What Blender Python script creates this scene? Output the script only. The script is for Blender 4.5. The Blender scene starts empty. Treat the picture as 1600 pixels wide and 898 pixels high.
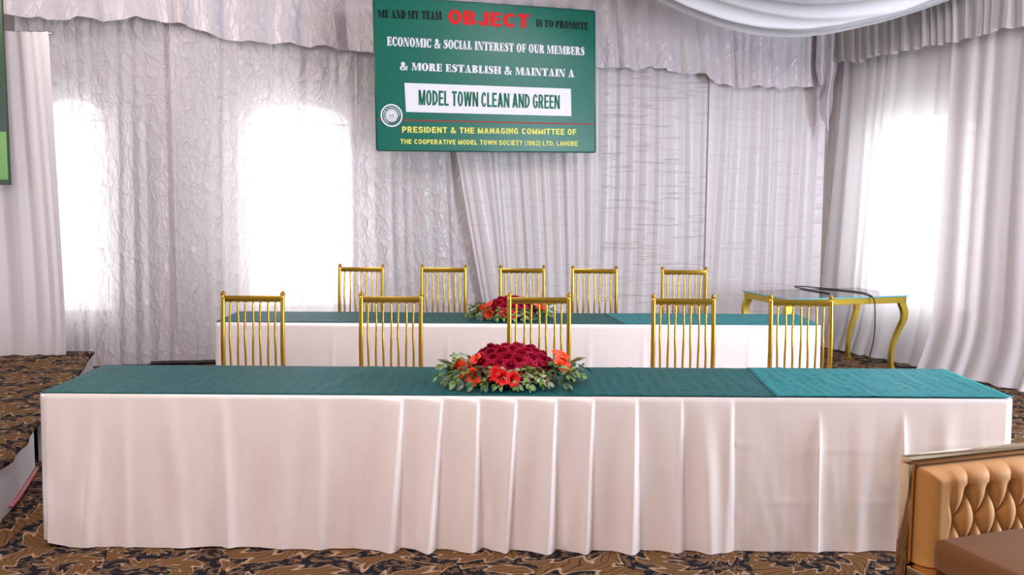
import bpy, math, random
import numpy as np
from mathutils import Vector, Matrix, noise as mnoise
random.seed(7)
S = bpy.context.scene
COL = S.collection
PI = math.pi

# ------------------------------------------------------------------ camera
FPX, CAMH = 1500.0, 1.73
tilt, roll = math.atan(150/1500), math.radians(.35)
X = Vector((1,0,0)); F = Vector((0,math.cos(tilt),-math.sin(tilt))); U0 = Vector((0,math.sin(tilt),math.cos(tilt)))
U = U0*math.cos(roll)-X*math.sin(roll); R = X*math.cos(roll)+U0*math.sin(roll)
CAM = Vector((0,0,CAMH))
cd = bpy.data.cameras.new('camera'); cam = bpy.data.objects.new('camera', cd); COL.objects.link(cam)
cd.sensor_width = 36; cd.lens = 36*FPX/1600; cd.clip_end = 100
M3 = Matrix((R,U,-F)).transposed()
cam.matrix_world = Matrix.Translation(CAM) @ M3.to_4x4()
S.camera = cam

# ------------------------------------------------------------------ world, lights, exposure
S.view_settings.view_transform = 'Standard'; S.view_settings.look = 'None'
S.view_settings.gamma = 1; S.view_settings.use_curve_mapping = False
S.view_settings.exposure = 0.0
W = bpy.data.worlds.new('world'); S.world = W; W.use_nodes = True
W.node_tree.nodes['Background'].inputs[0].default_value = (1.0,.95,.93,1)
W.node_tree.nodes['Background'].inputs[1].default_value = 0.44
def area(name, loc, target, sx, sy, power, color):
    l = bpy.data.lights.new(name,'AREA'); l.shape='RECTANGLE'; l.size=sx; l.size_y=sy; l.energy=power; l.color=color
    o = bpy.data.objects.new(name,l); COL.objects.link(o); o.location=loc
    o.rotation_euler = (Vector(target)-Vector(loc)).to_track_quat('-Z','Y').to_euler()
    return o
area('hall_ceiling_light', (-1.4,1.6,3.9), (-.8,5.5,.3), 2.6, 1.6, 212, (1.0,.80,.745))
area('hall_daylight_right', (5.9,4.0,1.7), (.3,5.0,.5), 1.6, 2.2, 540, (.80,.88,1.0))
area('hall_daylight_left', (-6.2,3.4,2.2), (-1,6,1.0), 1.4, 1.6, 40, (.85,.90,1.0))
area('curtain_fill_warm', (-4.6,7.5,4.1), (.6,10.2,1.2), 1.6, 1.2, 115, (1.0,.90,.86))  # added unseen fill, brightens the back curtains and warms their folds from the left
area('curtain_fill_cool', (3.4,5.9,4.1), (-1.2,10.0,1.4), 1.6, 1.2, 105, (.93,.94,1.0))  # added unseen fill from the right, tints the curtain folds cooler
WIN_STRENGTH = 5.2
WIN_COLOR = (.97,.98,1.0,1)

# ------------------------------------------------------------------ pixel helpers (1600x898 frame) used to measure the place
def ray(px,py): return F + R*((px-800)/FPX) - U*((py-449)/FPX)
def atz(px,py,z): d=ray(px,py); return CAM+d*((z-CAMH)/d.z)
def aty(px,py,y): d=ray(px,py); return CAM+d*(y/d.y)
def onplane(px,py,P,N):
    d=ray(px,py); return CAM+d*((P-CAM).dot(N)/d.dot(N))

# ------------------------------------------------------------------ materials
def newmat(name):
    m=bpy.data.materials.new(name); m.use_nodes=True; nt=m.node_tree
    for n in list(nt.nodes): nt.nodes.remove(n)
    out=nt.nodes.new('ShaderNodeOutputMaterial'); return m,nt,out
def N_(nt,t,**kw):
    n=nt.nodes.new(t)
    for k,v in kw.items():
        if hasattr(n,k): setattr(n,k,v)
        else: n.inputs[k].default_value=v
    return n
def setin(n,i,v): n.inputs[i].default_value=v
def principled(name, col, rough=.5, metal=0, spec=.5, sheen=0, bump=None, bumpstr=.2, aniso=0, emis=None, varcol=None, varscale=8):
    m,nt,out=newmat(name); b=nt.nodes.new('ShaderNodeBsdfPrincipled')
    b.inputs['Base Color'].default_value=(*col,1); b.inputs['Roughness'].default_value=rough
    b.inputs['Metallic'].default_value=metal; b.inputs['Specular IOR Level'].default_value=spec
    b.inputs['Sheen Weight'].default_value=sheen; b.inputs['Anisotropic'].default_value=aniso
    nt.links.new(b.outputs[0],out.inputs[0])
    tc=nt.nodes.new('ShaderNodeTexCoord')
    if varcol:
        nz=N_(nt,'ShaderNodeTexNoise'); nz.inputs['Scale'].default_value=varscale; nz.inputs['Detail'].default_value=4
        mx=nt.nodes.new('ShaderNodeMix'); mx.data_type='RGBA'; mx.inputs[6].default_value=(*col,1); mx.inputs[7].default_value=(*varcol,1)
        nt.links.new(tc.outputs['Object'],nz.inputs['Vector']); nt.links.new(nz.outputs[0],mx.inputs[0]); nt.links.new(mx.outputs[2],b.inputs['Base Color'])
    if bump:
        nz=N_(nt,'ShaderNodeTexNoise'); nz.inputs['Scale'].default_value=bump; nz.inputs['Detail'].default_value=3
        bp=nt.nodes.new('ShaderNodeBump'); bp.inputs['Strength'].default_value=bumpstr; bp.inputs['Distance'].default_value=.01
        nt.links.new(tc.outputs['Object'],nz.inputs['Vector']); nt.links.new(nz.outputs[0],bp.inputs['Height']); nt.links.new(bp.outputs[0],b.inputs['Normal'])
    return m

def cloth(name, col,  trans=.4, clear=0.0, gloss=.15, rough=.38, crinkle=0.0, streak=0.0, fine=0.0, tcol=None, crscale=9.0, sheen=.0, metal=0.):
    """woven cloth that lets light through: diffuse/satin front + translucent + a little open weave"""
    m,nt,out=newmat(name); L=nt.links.new
    tc=nt.nodes.new('ShaderNodeTexCoord'); vec=tc.outputs['Object']
    pr=nt.nodes.new('ShaderNodeBsdfPrincipled'); pr.inputs['Base Color'].default_value=(*col,1)
    pr.inputs['Roughness'].default_value=rough; pr.inputs['Specular IOR Level'].default_value=gloss*3
    pr.inputs['Sheen Weight'].default_value=sheen; pr.inputs['Metallic'].default_value=metal
    tr=nt.nodes.new('ShaderNodeBsdfTranslucent'); tr.inputs['Color'].default_value=(*(tcol or col),1)
    mx=nt.nodes.new('ShaderNodeMixShader'); mx.inputs[0].default_value=trans
    L(pr.outputs[0],mx.inputs[1]); L(tr.outputs[0],mx.inputs[2]); last=mx
    if clear:
        tp=nt.nodes.new('ShaderNodeBsdfTransparent'); m2=nt.nodes.new('ShaderNodeMixShader'); m2.inputs[0].default_value=clear
        L(mx.outputs[0],m2.inputs[1]); L(tp.outputs[0],m2.inputs[2]); last=m2
    L(last.outputs[0],out.inputs[0])
    h=None
    def add(sock,amt):
        nonlocal h
        mu=N_(nt,'ShaderNodeMath',operation='MULTIPLY'); L(sock,mu.inputs[0]); mu.inputs[1].default_value=amt
        if h is None: h=mu.outputs[0]
        else:
            a=N_(nt,'ShaderNodeMath',operation='ADD'); L(h,a.inputs[0]); L(mu.outputs[0],a.inputs[1]); h=a.outputs[0]
    if crinkle:
        nz=nt.nodes.new('ShaderNodeTexNoise'); nz.inputs['Scale'].default_value=3.2; nz.inputs['Detail'].default_value=3; L(vec,nz.inputs['Vector'])
        vm=N_(nt,'ShaderNodeVectorMath',operation='MULTIPLY_ADD'); L(nz.outputs['Color'],vm.inputs[0]); vm.inputs[1].default_value=(.12,.12,.16); L(vec,vm.inputs[2])
        for sc,am in ((crscale,1.0),(crscale*2.3,.55)):
            mp=nt.nodes.new('ShaderNodeMapping'); mp.inputs['Scale'].default_value=(1.3,1.3,.62); L(vm.outputs[0],mp.inputs['Vector'])
            vo=nt.nodes.new('ShaderNodeTexVoronoi'); vo.feature='DISTANCE_TO_EDGE'; vo.inputs['Scale'].default_value=sc; L(mp.outputs[0],vo.inputs['Vector'])
            sq=N_(nt,'ShaderNodeMath',operation='POWER'); L(vo.outputs[0],sq.inputs[0]); sq.inputs[1].default_value=.5
            add(sq.outputs[0],-crinkle*am*.02)
    if streak:
        mp=nt.nodes.new('ShaderNodeMapping'); mp.inputs['Rotation'].default_value=(0,.10,0); mp.inputs['Scale'].default_value=(2.2,2.2,30); L(vec,mp.inputs['Vector'])
        nz=nt.nodes.new('ShaderNodeTexNoise'); nz.inputs['Scale'].default_value=1.0; nz.inputs['Detail'].default_value=3; nz.inputs['Distortion'].default_value=.6; L(mp.outputs[0],nz.inputs['Vector'])
        rm=nt.nodes.new('ShaderNodeMapRange'); rm.inputs[1].default_value=.56; rm.inputs[2].default_value=.66; L(nz.outputs[0],rm.inputs[0])
        add(rm.outputs[0],-streak*.010)
    if fine:
        mp=nt.nodes.new('ShaderNodeMapping'); mp.inputs['Scale'].default_value=(14,14,3.0); L(vec,mp.inputs['Vector'])
        nz=nt.nodes.new('ShaderNodeTexNoise'); nz.inputs['Scale'].default_value=1.4; nz.inputs['Detail'].default_value=4; L(mp.outputs[0],nz.inputs['Vector'])
        add(nz.outputs[0],fine*.01)
    if h is not None:
        bp=nt.nodes.new('ShaderNodeBump'); bp.inputs['Strength'].default_value=1.0; bp.inputs['Distance'].default_value=1.0; L(h,bp.inputs['Height'])
        L(bp.outputs[0],pr.inputs['Normal']); L(bp.outputs[0],tr.inputs['Normal'])
    return m

SATIN=(.76,.72,.745)
m_crink = cloth('crinkled_satin',SATIN,.36,.04,.22,.34,crinkle=.8,crscale=7.)
m_stripe= cloth('pleated_satin',(.78,.725,.745),.32,.0,.2,.36,streak=.22,fine=.04)
m_streak= cloth('creased_pleated_satin',(.78,.725,.745),.32,.0,.2,.36,streak=.5,fine=.04)
m_sheer = cloth('sheer_voile',(.82,.80,.83),.48,.07,.05,.5,fine=.04)
m_sheer2= cloth('white_voile',(.80,.75,.765),.38,.02,.06,.5,fine=.04)
m_val   = cloth('valance_satin',(.60,.545,.58),.10,.0,.24,.34,crinkle=.45,crscale=5.,fine=.35)
m_valr  = cloth('valance_matte',(.47,.44,.43),.12,.0,.08,.5,fine=.3)
m_swag  = cloth('ceiling_cloth',(.60,.595,.63),.15,.0,.06,.5,fine=.2)
m_skirt = cloth('white_table_satin',(.90,.82,.805),.02,.0,.34,.28,fine=.07,metal=.20)
m_gold  = principled('gold_metal',(.60,.36,.05),.24,1,bump=30,bumpstr=.03,varcol=(.48,.29,.04),varscale=14)
m_goldpaint=principled('gold_paint',(.55,.40,.055),.36,.8)
m_mirror= principled('gold_mirror_trim',(.72,.55,.36),.10,1,bump=9,bumpstr=.12)
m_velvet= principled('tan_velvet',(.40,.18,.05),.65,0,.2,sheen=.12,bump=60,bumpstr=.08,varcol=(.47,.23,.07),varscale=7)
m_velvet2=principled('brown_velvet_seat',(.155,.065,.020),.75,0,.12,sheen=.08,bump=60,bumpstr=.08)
m_black = principled('black_rubber',(.012,.012,.014),.45)
m_glass = principled('black_table_glass',(.02,.018,.02),.06,0,.6)
m_glassedge=principled('blue_glass_edge',(.12,.50,.62),.15)
m_white = principled('white_panel',(.62,.62,.66),.5,bump=5,bumpstr=.05)
m_wall  = principled('wall_paint',(.55,.50,.48),.8,bump=20,bumpstr=.05)
m_ceil  = principled('ceiling_paint',(.62,.60,.60),.8,bump=6,bumpstr=.05)
m_steel = principled('rod_steel',(.35,.33,.33),.3,1)
m_pink  = principled('pink_edging',(.50,.16,.19),.6)
m_dark  = principled('dark_gap',(.03,.03,.035),.7)

def teal(name,col):
    m,nt,out=newmat(name); L=nt.links.new
    b=nt.nodes.new('ShaderNodeBsdfPrincipled'); b.inputs['Roughness'].default_value=.5; b.inputs['Specular IOR Level'].default_value=.18
    tc=nt.nodes.new('ShaderNodeTexCoord')
    mp=nt.nodes.new('ShaderNodeMapping'); mp.inputs['Scale'].default_value=(16,30,1); L(tc.outputs['Object'],mp.inputs['Vector'])
    br=nt.nodes.new('ShaderNodeTexBrick'); br.inputs['Scale'].default_value=1.0
    br.inputs['Mortar Size'].default_value=.0; br.offset=.5; br.inputs['Brick Width'].default_value=1; br.inputs['Row Height'].default_value=1
    wv=nt.nodes.new('ShaderNodeTexVoronoi'); wv.inputs['Scale'].default_value=1.0; wv.inputs['Randomness'].default_value=.35
    mp2=nt.nodes.new('ShaderNodeMapping'); mp2.inputs['Scale'].default_value=(17,30,1); L(tc.outputs['Object'],mp2.inputs['Vector'])
    L(mp2.outputs[0],wv.inputs['Vector'])
    rm=nt.nodes.new('ShaderNodeMapRange'); rm.inputs[1].default_value=.24; rm.inputs[2].default_value=.30; L(wv.outputs[0],rm.inputs[0])
    mx=nt.nodes.new('ShaderNodeMix'); mx.data_type='RGBA'; mx.inputs[6].default_value=tuple(c*.55 for c in col)+(1,); mx.inputs[7].default_value=(*col,1)
    L(rm.outputs[0],mx.inputs[0]); L(mx.outputs[2],b.inputs['Base Color'])
    mp3=nt.nodes.new('ShaderNodeMapping'); mp3.inputs['Rotation'].default_value=(0,0,.5); mp3.inputs['Scale'].default_value=(5,1.1,1); L(tc.outputs['Object'],mp3.inputs['Vector'])
    nz=nt.nodes.new('ShaderNodeTexNoise'); nz.inputs['Scale'].default_value=2.2; nz.inputs['Detail'].default_value=2; L(mp3.outputs[0],nz.inputs['Vector'])
    ad=N_(nt,'ShaderNodeMath',operation='MULTIPLY_ADD'); L(nz.outputs[0],ad.inputs[0]); ad.inputs[1].default_value=4.0; L(rm.outputs[0],ad.inputs[2])
    bp=nt.nodes.new('ShaderNodeBump'); bp.inputs['Strength'].default_value=.5; bp.inputs['Distance'].default_value=.004; L(ad.outputs[0],bp.inputs['Height']); L(bp.outputs[0],b.inputs['Normal'])
    L(b.outputs[0],out.inputs[0]); return m
m_teal=teal('teal_jacquard',(.005,.092,.098)); m_teal_sheen=teal('teal_jacquard_painted_sheen',(.008,.19,.21))  # second copy: window sheen painted in as a brighter base colour

def carpet():
    m,nt,out=newmat('scroll_carpet'); L=nt.links.new
    def math_(op,a,b=None,c=None):
        n=N_(nt,'ShaderNodeMath',operation=op)
        for i,v in enumerate((a,b,c)):
            if v is None: continue
            if isinstance(v,(int,float)): n.inputs[i].default_value=v
            else: L(v,n.inputs[i])
        return n.outputs[0]
    b=nt.nodes.new('ShaderNodeBsdfPrincipled'); b.inputs['Roughness'].default_value=.95; b.inputs['Specular IOR Level'].default_value=.1
    tc=nt.nodes.new('ShaderNodeTexCoord')
    nz=nt.nodes.new('ShaderNodeTexNoise'); nz.inputs['Scale'].default_value=3.0; nz.inputs['Detail'].default_value=2; L(tc.outputs['Object'],nz.inputs['Vector'])
    vm=N_(nt,'ShaderNodeVectorMath',operation='MULTIPLY_ADD'); L(nz.outputs['Color'],vm.inputs[0]); vm.inputs[1].default_value=(.20,.20,0); L(tc.outputs['Object'],vm.inputs[2])
    def motif(scale,rings,petals,pamp,thr,line,seed):
        mp=nt.nodes.new('ShaderNodeMapping'); mp.inputs['Location'].default_value=(seed,seed*.7,0); L(vm.outputs[0],mp.inputs['Vector'])
        vo=nt.nodes.new('ShaderNodeTexVoronoi'); vo.voronoi_dimensions='2D'; vo.inputs['Scale'].default_value=scale; L(mp.outputs[0],vo.inputs['Vector'])
        df=N_(nt,'ShaderNodeVectorMath',operation='SUBTRACT'); L(mp.outputs[0],df.inputs[0]); L(vo.outputs['Position'],df.inputs[1])
        sp=nt.nodes.new('ShaderNodeSeparateXYZ'); L(df.outputs[0],sp.inputs[0])
        th=math_('ARCTAN2',sp.outputs[1],sp.outputs[0])
        sc=nt.nodes.new('ShaderNodeSeparateColor'); L(vo.outputs['Color'],sc.inputs[0])
        # spiral phase: rings + angle, with scalloped leaf edges
        ph=math_('MULTIPLY',vo.outputs['Distance'],rings)
        ph=math_('ADD',ph,math_('MULTIPLY',th,math_('SUBTRACT',math_('MULTIPLY',math_('ROUND',sc.outputs[0]),2.0),1.0)))
        ph=math_('ADD',ph,math_('MULTIPLY',sc.outputs[1],6.28))
        sca=math_('MULTIPLY',math_('SINE',math_('ADD',math_('MULTIPLY',th,petals),math_('MULTIPLY',vo.outputs['Distance'],30.))),pamp)
        v=math_('ADD',math_('SINE',ph),sca)
        body=math_('GREATER_THAN',v,thr)
        edge=math_('LESS_THAN',math_('ABSOLUTE',math_('SUBTRACT',v,thr)),line)
        vein=math_('LESS_THAN',math_('ABSOLUTE',math_('SINE',math_('ADD',math_('MULTIPLY',ph,3.0),math_('MULTIPLY',th,petals*2.0)))),.24)
        return body,edge,vein
    b1,e1,v1=motif(1.9,13.,11.,.62,.10,.14,0.3)
    b2,e2,v2=motif(9.,11.,5.,.5,.50,.2,3.1)
    BLK=(.011,.010,.013,1); TAN=(.150,.075,.030,1); TAN2=(.070,.035,.017,1); CREAM=(.40,.27,.18,1)
    def mix(f,a,bb):
        n=nt.nodes.new('ShaderNodeMix'); n.data_type='RGBA'; L(f,n.inputs[0])
        for i,v in ((6,a),(7,bb)):
            if isinstance(v,tuple): n.inputs[i].default_value=v
            else: L(v,n.inputs[i])
        return n.outputs[2]
    c=mix(b2,BLK,TAN2)
    c=mix(math_('MULTIPLY',e2,.35),c,CREAM)
    body=mix(math_('MULTIPLY',v1,.8),TAN,BLK)
    c=mix(b1,c,body)
    c=mix(math_('MULTIPLY',e1,.8),c,CREAM)
    L(c,b.inputs['Base Color'])
    n2=nt.nodes.new('ShaderNodeTexNoise'); n2.inputs['Scale'].default_value=260; L(tc.outputs['Object'],n2.inputs['Vector'])
    bp=nt.nodes.new('ShaderNodeBump'); bp.inputs['Strength'].default_value=.5; bp.inputs['Distance'].default_value=.004; L(n2.outputs[0],bp.inputs['Height']); L(bp.outputs[0],b.inputs['Normal'])
    L(b.outputs[0],out.inputs[0]); return m
m_carpet=carpet()

# ------------------------------------------------------------------ mesh helpers
def link(name, verts, faces, mat, parent=None, smooth=True):
    """verts are in the parent's local space"""
    me=bpy.data.meshes.new(name); me.from_pydata([tuple(v) for v in verts],[],faces); me.update()
    if smooth: me.polygons.foreach_set('use_smooth',[True]*len(me.polygons))
    for mm in (mat if isinstance(mat,(list,tuple)) else [mat]): me.materials.append(mm)
    o=bpy.data.objects.new(name,me); COL.objects.link(o)
    if parent: o.parent=parent
    return o
def tag(o,label,cat,group=None,kind=None):
    if label: o['label']=label
    if cat: o['category']=cat
    if group: o['group']=group
    if kind: o['kind']=kind
    return o
def thing(name,label,cat,loc=(0,0,0),rz=0,group=None):
    o=bpy.data.objects.new(name,None); o.empty_display_size=.1; COL.objects.link(o); o.location=loc; o.rotation_euler=(0,0,rz)
    return tag(o,label,cat,group)
def copytree(o,parent=None):
    c=o.copy(); COL.objects.link(c)
    if parent: c.parent=parent
    for ch in list(o.children): copytree(ch,c)
    return c
class MB:
    def __init__(s): s.v=[]; s.f=[]
    def add(s,v,f):
        n=len(s.v); s.v+= [Vector(x) for x in v]; s.f+= [[i+n for i in q] for q in f]; return s
    def box(s,lo,hi,bev=0,M=None):
        import bmesh
        bm=bmesh.new(); bmesh.ops.create_cube(bm,size=1)
        c=[(lo[i]+hi[i])/2 for i in range(3)]; d=[hi[i]-lo[i] for i in range(3)]
        for v in bm.verts: v.co=Vector((c[0]+v.co.x*d[0],c[1]+v.co.y*d[1],c[2]+v.co.z*d[2]))
        if bev: bmesh.ops.bevel(bm,geom=bm.edges[:],offset=bev,segments=2,affect='EDGES',profile=.6)
        bm.verts.index_update(); vs=[v.co.copy() for v in bm.verts]; fs=[[v.index for v in f.verts] for f in bm.faces]; bm.free()
        if M: vs=[M@v for v in vs]
        return s.add(vs,fs)
    def tube(s,pts,r,n=10,cap=True):
        pts=[Vector(p) for p in pts]; m=len(pts); rs=r if isinstance(r,(list,tuple)) else [r]*m
        vs=[];prev=None
        for i,p in enumerate(pts):
            d=(pts[min(i+1,m-1)]-pts[max(i-1,0)]).normalized()
            if prev is None:
                a=Vector((1,0,0)) if abs(d.x)<.9 else Vector((0,1,0)); e=(a-d*a.dot(d)).normalized()
            else:
                e=(prev-d*prev.dot(d)).normalized()
            prev=e; g=d.cross(e)
            for k in range(n):
                t=2*PI*k/n; vs.append(p+(e*math.cos(t)+g*math.sin(t))*rs[i])
        fs=[[i*n+k,i*n+(k+1)%n,(i+1)*n+(k+1)%n,(i+1)*n+k] for i in range(m-1) for k in range(n)]
        if cap: fs+= [list(range(n))[::-1],[(m-1)*n+k for k in range(n)]]
        return s.add(vs,fs)
    def lathe(s,prof,n=16,c=(0,0,0)):
        vs=[];c=Vector(c)
        for r,z in prof:
            for k in range(n):
                t=2*PI*k/n; vs.append(c+Vector((r*math.cos(t),r*math.sin(t),z)))
        m=len(prof)
        fs=[[i*n+k,i*n+(k+1)%n,(i+1)*n+(k+1)%n,(i+1)*n+k] for i in range(m-1) for k in range(n)]
        fs+= [list(range(n))[::-1],[(m-1)*n+k for k in range(n)]]
        return s.add(vs,fs)
    def build(s,name,mat,parent=None,smooth=False): return link(name,s.v,s.f,mat,parent,smooth)
def gridfaces(r,c):
    return [[i*c+j,i*c+j+1,(i+1)*c+j+1,(i+1)*c+j] for i in range(r-1) for j in range(c-1)]
def spline(pts,n=8):
    pts=[Vector(p) for p in pts]; out=[]
    for i in range(len(pts)-1):
        p0=pts[max(i-1,0)];p1=pts[i];p2=pts[i+1];p3=pts[min(i+2,len(pts)-1)]
        for k in range(n):
            t=k/n; out.append(.5*((2*p1)+(p2-p0)*t+(2*p0-5*p1+4*p2-p3)*t*t+(3*p1-p0-3*p2+p3)*t**3))
    out.append(pts[-1]); return out
def autosmooth(o,ang=35):
    o.data.polygons.foreach_set('use_smooth',[True]*len(o.data.polygons))
    o.data.set_sharp_from_angle(angle=math.radians(ang)); return o

# ------------------------------------------------------------------ the room
BK0=Vector((-5.6,9.045)); BKD=Vector((1,.195)).normalized()       # line of the curtained back wall on the floor
CORNER=Vector((3.66,10.85)); RWD=Vector((1.046,-2.16)).normalized() # right wall runs from the corner towards the camera
BKN=Vector((BKD.y,-BKD.x)); RWN=Vector((RWD.y,-RWD.x))            # normals into the room
def hit(px,py,P,D):
    """where the view through a pixel meets the upright plane over the floor line P + t D -> (t, z)"""
    n=Vector((D.y,-D.x,0)); q=onplane(px,py,Vector((P.x,P.y,0)),n)
    return (Vector((q.x,q.y))-P).dot(D), q.z
def bk(px,py=400): return hit(px,py,BK0,BKD)
def rw(px,py=400): return hit(px,py,CORNER,RWD)

def struct(o): o['kind']='structure'; return o
fl=struct(link('floor',[(-9,-2.5,0),(10,-2.5,0),(10,12.5,0),(-9,12.5,0)],[[0,1,2,3]],m_carpet,smooth=False))
struct(MB().box((-9,-2.5,4.3),(10,12.5,4.4)).build('ceiling',m_ceil))
def wallslab(name,P,D,Nn,t0,t1,off,z1=4.3):
    a=P+D*t0-Nn*off; b=P+D*t1-Nn*off; a2=a-Nn*.12; b2=b-Nn*.12
    v=[(p.x,p.y,z) for z in (0,z1) for p in (a,b,b2,a2)]
    return struct(link(name,v,[[0,1,5,4],[1,2,6,5],[2,3,7,6],[3,0,4,7],[4,5,6,7],[3,2,1,0]],m_wall,smooth=False))
WOFF=.26
tcorner=(CORNER-BK0).dot(BKD)
wallslab('wall_back',BK0,BKD,BKN,-1.5,tcorner+.32,WOFF)
wallslab('wall_right',CORNER,RWD,RWN,-.30,8.0,WOFF)

m_pane,nt_,o_=newmat('bright_window_pane'); e_=nt_.nodes.new('ShaderNodeEmission'); e_.inputs[0].default_value=WIN_COLOR; e_.inputs[1].default_value=WIN_STRENGTH
nt_.links.new(e_.outputs[0],o_.inputs[0])
m_frame=principled('window_frame_paint',(.45,.42,.40),.5)
def window(name,P,D,Nn,t0,t1,z0,z1,mull=2,trans=3):
    """arched daylit window on the wall behind the curtains"""
    def at(t,z,d): q=P+D*t-Nn*(WOFF-d); return Vector((q.x,q.y,z))
    w=t1-t0; arch=[(t0,z0),(t1,z0)]
    for k in range(13):
        a=PI*k/12; arch.append(((t0+t1)/2+w/2*math.cos(a), z1-.22+.22*math.sin(a)))
    e=thing(name,None,None,at((t0+t1)/2,z0,.0)); e['kind']='structure'
    inv=e.location
    v=[at(t,z,.03)-inv for t,z in arch]
    link('pane',v,[list(range(len(v)))],m_pane,e,False)
    mb=MB(); loop=arch+[arch[0]]
    for i in range(len(loop)-1): mb.tube([at(*loop[i],.035)-inv,at(*loop[i+1],.035)-inv],.025,6)
    for k in range(1,mull): 
        t=t0+w*k/mull; mb.tube([at(t,z0,.035)-inv,at(t,z1,.035)-inv],.016,6)
    for k in range(1,trans+1):
        z=z0+(z1-.22-z0)*k/(trans+.0); mb.tube([at(t0,z,.035)-inv,at(t1,z,.035)-inv],.014,6)
    mb.build('frame',m_frame,e,True)
    return e
window('window_1',BK0,BKD,BKN,bk(58)[0],bk(168)[0],.50,2.62)
window('window_2',BK0,BKD,BKN,bk(383)[0],bk(552)[0],.52,2.62)
window('window_3',CORNER,RWD,RWN,rw(1352)[0],rw(1502)[0],.55,2.55)

# ------------------------------------------------------------------ curtains
rng=np.random.default_rng(5)
def foldprofile(L,wmin,wmax,seed):
    r=np.random.default_rng(seed); xs=[0.]
    while xs[-1]<L: xs.append(xs[-1]+r.uniform(wmin,wmax))
    xs=np.array(xs); am=r.uniform(.45,1.,len(xs)); sk=r.uniform(.35,.72,len(xs))
    def f(u):
        u=np.clip(u,0,L-1e-6); i=np.clip(np.searchsorted(xs,u,side='right')-1,0,len(xs)-2)
        t=(u-xs[i])/(xs[i+1]-xs[i]); k=sk[i]
        tt=np.where(t<k,t/k*.5,.5+(t-k)/(1-k)*.5)
        return am[i]*(np.sin(np.pi*tt)**1.3)
    return f
def smoothnoise(shape,n,seed):
    r=np.random.default_rng(seed); g=r.normal(size=n)
    x=np.linspace(0,n-1,shape); i=np.clip(x.astype(int),0,n-2); t=x-i; t=t*t*(3-2*t)
    return g[i]*(1-t)+g[i+1]*t
def curtain(name,label,P,D,Nn,t0,t1,zb,zt,mat,amp=.035,wmin=.07,wmax=.17,seed=1,off=0.,shear=0.,fan=0.,flare=0.,drift=.015,cat='curtain',res=.011,rows=56,fine=.004,hem=.008,group=None,parent=None,t0b=None,t1b=None,zpow=1.0,amptop=1.0):
    """hanging cloth: folds that wander as they fall; zb/zt may be functions of t; t0b/t1b: edges at the hem"""
    L=t1-t0; n=max(12,int(L/res)); u=np.linspace(0,L,n)
    f1=foldprofile(L+.3,wmin,wmax,seed); f2=foldprofile(L+.3,wmin*.33,wmax*.4,seed+100)
    dr1=smoothnoise(n,max(4,int(L/.25)),seed+7)*drift
    zbv=np.array([zb(t0+x) if callable(zb) else zb for x in u]); ztv=np.array([zt(t0+x) if callable(zt) else zt for x in u])
    hemv=smoothnoise(n,max(4,int(L/.09)),seed+9)*hem
    V=[]
    a0=t0 if t0b is None else t0b; a1=t1 if t1b is None else t1b
    for j in range(rows):
        s=j/(rows-1)                     # 0 at top, 1 at hem
        z=ztv+(zbv+hemv*s-ztv)*s
        q=s**zpow
        uu=u+dr1*s*2+.02*math.sin(3*s+seed)*drift/.015
        o=amp*(amptop+(1-amptop)*s)*(.75+.35*s)*f1(uu+.1)+fine*f2(uu*1.0+.1+.02*s)+off+flare*max(0,(s-.82)/.18)**2
        tb=a0+(a1-a0)*(u/L)
        tt=(t0+u)*(1-q)+tb*q+shear*q
        for k in range(n):
            p=P+D*float(tt[k])+Nn*float(o[k]); V.append((p.x,p.y,float(z[k])))
    org=Vector((sum(v[0] for v in V)/len(V),sum(v[1] for v in V)/len(V),min(v[2] for v in V)))
    V=[Vector(v)-org for v in V]
    o=link(name,V,gridfaces(rows,n),mat,parent); o.location=org
    if label: tag(o,label,cat,group)
    return o
def T(px,py=400): return bk(px,py)[0]
ZT=3.55
C1=dict(drift=.02,fine=.0018)
curtain('curtain','crinkled silvery satin curtain at the left, between the left sheer and the first tall seam',BK0,BKD,BKN,T(40),T(290),.01,ZT,m_crink,.030,.10,.26,11,flare=.05,**C1)
curtain('curtain','crinkled satin curtain hanging behind the left chair of the back row, over the second window',BK0,BKD,BKN,T(276),T(560),.01,ZT,m_crink,.032,.09,.24,12,off=.05,**C1)
curtain('curtain','crinkled satin curtain under the left half of the green banner',BK0,BKD,BKN,T(548),T(735),.01,ZT,m_crink,.040,.07,.2,13,t1b=T(765),off=.0,**C1)
curtain('curtain','narrow white curtain strip swept diagonally to the right below the green banner',BK0,BKD,BKN,T(684),T(762),.01,ZT,m_stripe,.040,.09,.16,14,off=.095,t0b=T(768),t1b=T(800),zpow=1.25,**C1)
curtain('curtain','pleated white satin curtain under the right half of the green banner',BK0,BKD,BKN,T(735),T(935),.01,ZT,m_stripe,.045,.09,.2,15,off=.05,t0b=T(775),**C1)
curtain('curtain','pleated satin curtain with rows of fine horizontal creases just right of the banner',BK0,BKD,BKN,T(925),T(1110),.01,ZT,m_streak,.045,.10,.22,16,off=.0,**C1)
curtain('curtain','pinkish satin curtain with a warm glow left of the room corner',BK0,BKD,BKN,T(1100),T(1280),.01,ZT,m_stripe,.042,.10,.26,17,off=.018,**C1)
curtain('curtain','narrow curtain strip hanging in the right corner of the room',CORNER,RWD,RWN,-.12,.32,.01,ZT,m_stripe,.05,.08,.16,18,off=.02,t0b=-.1,t1b=.15,**C1)
def TR(px,py=400): return rw(px,py)[0]
curtain('sheer_curtain','white sheer curtain with bright daylight behind it, right of the gold table',CORNER,RWD,RWN,TR(1318),TR(1505),.01,3.45,m_sheer,.05,.10,.28,19,off=.07,t0b=TR(1296)-.1,t1b=TR(1510),flare=.12,zpow=1.7,hem=.004,**C1)
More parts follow.
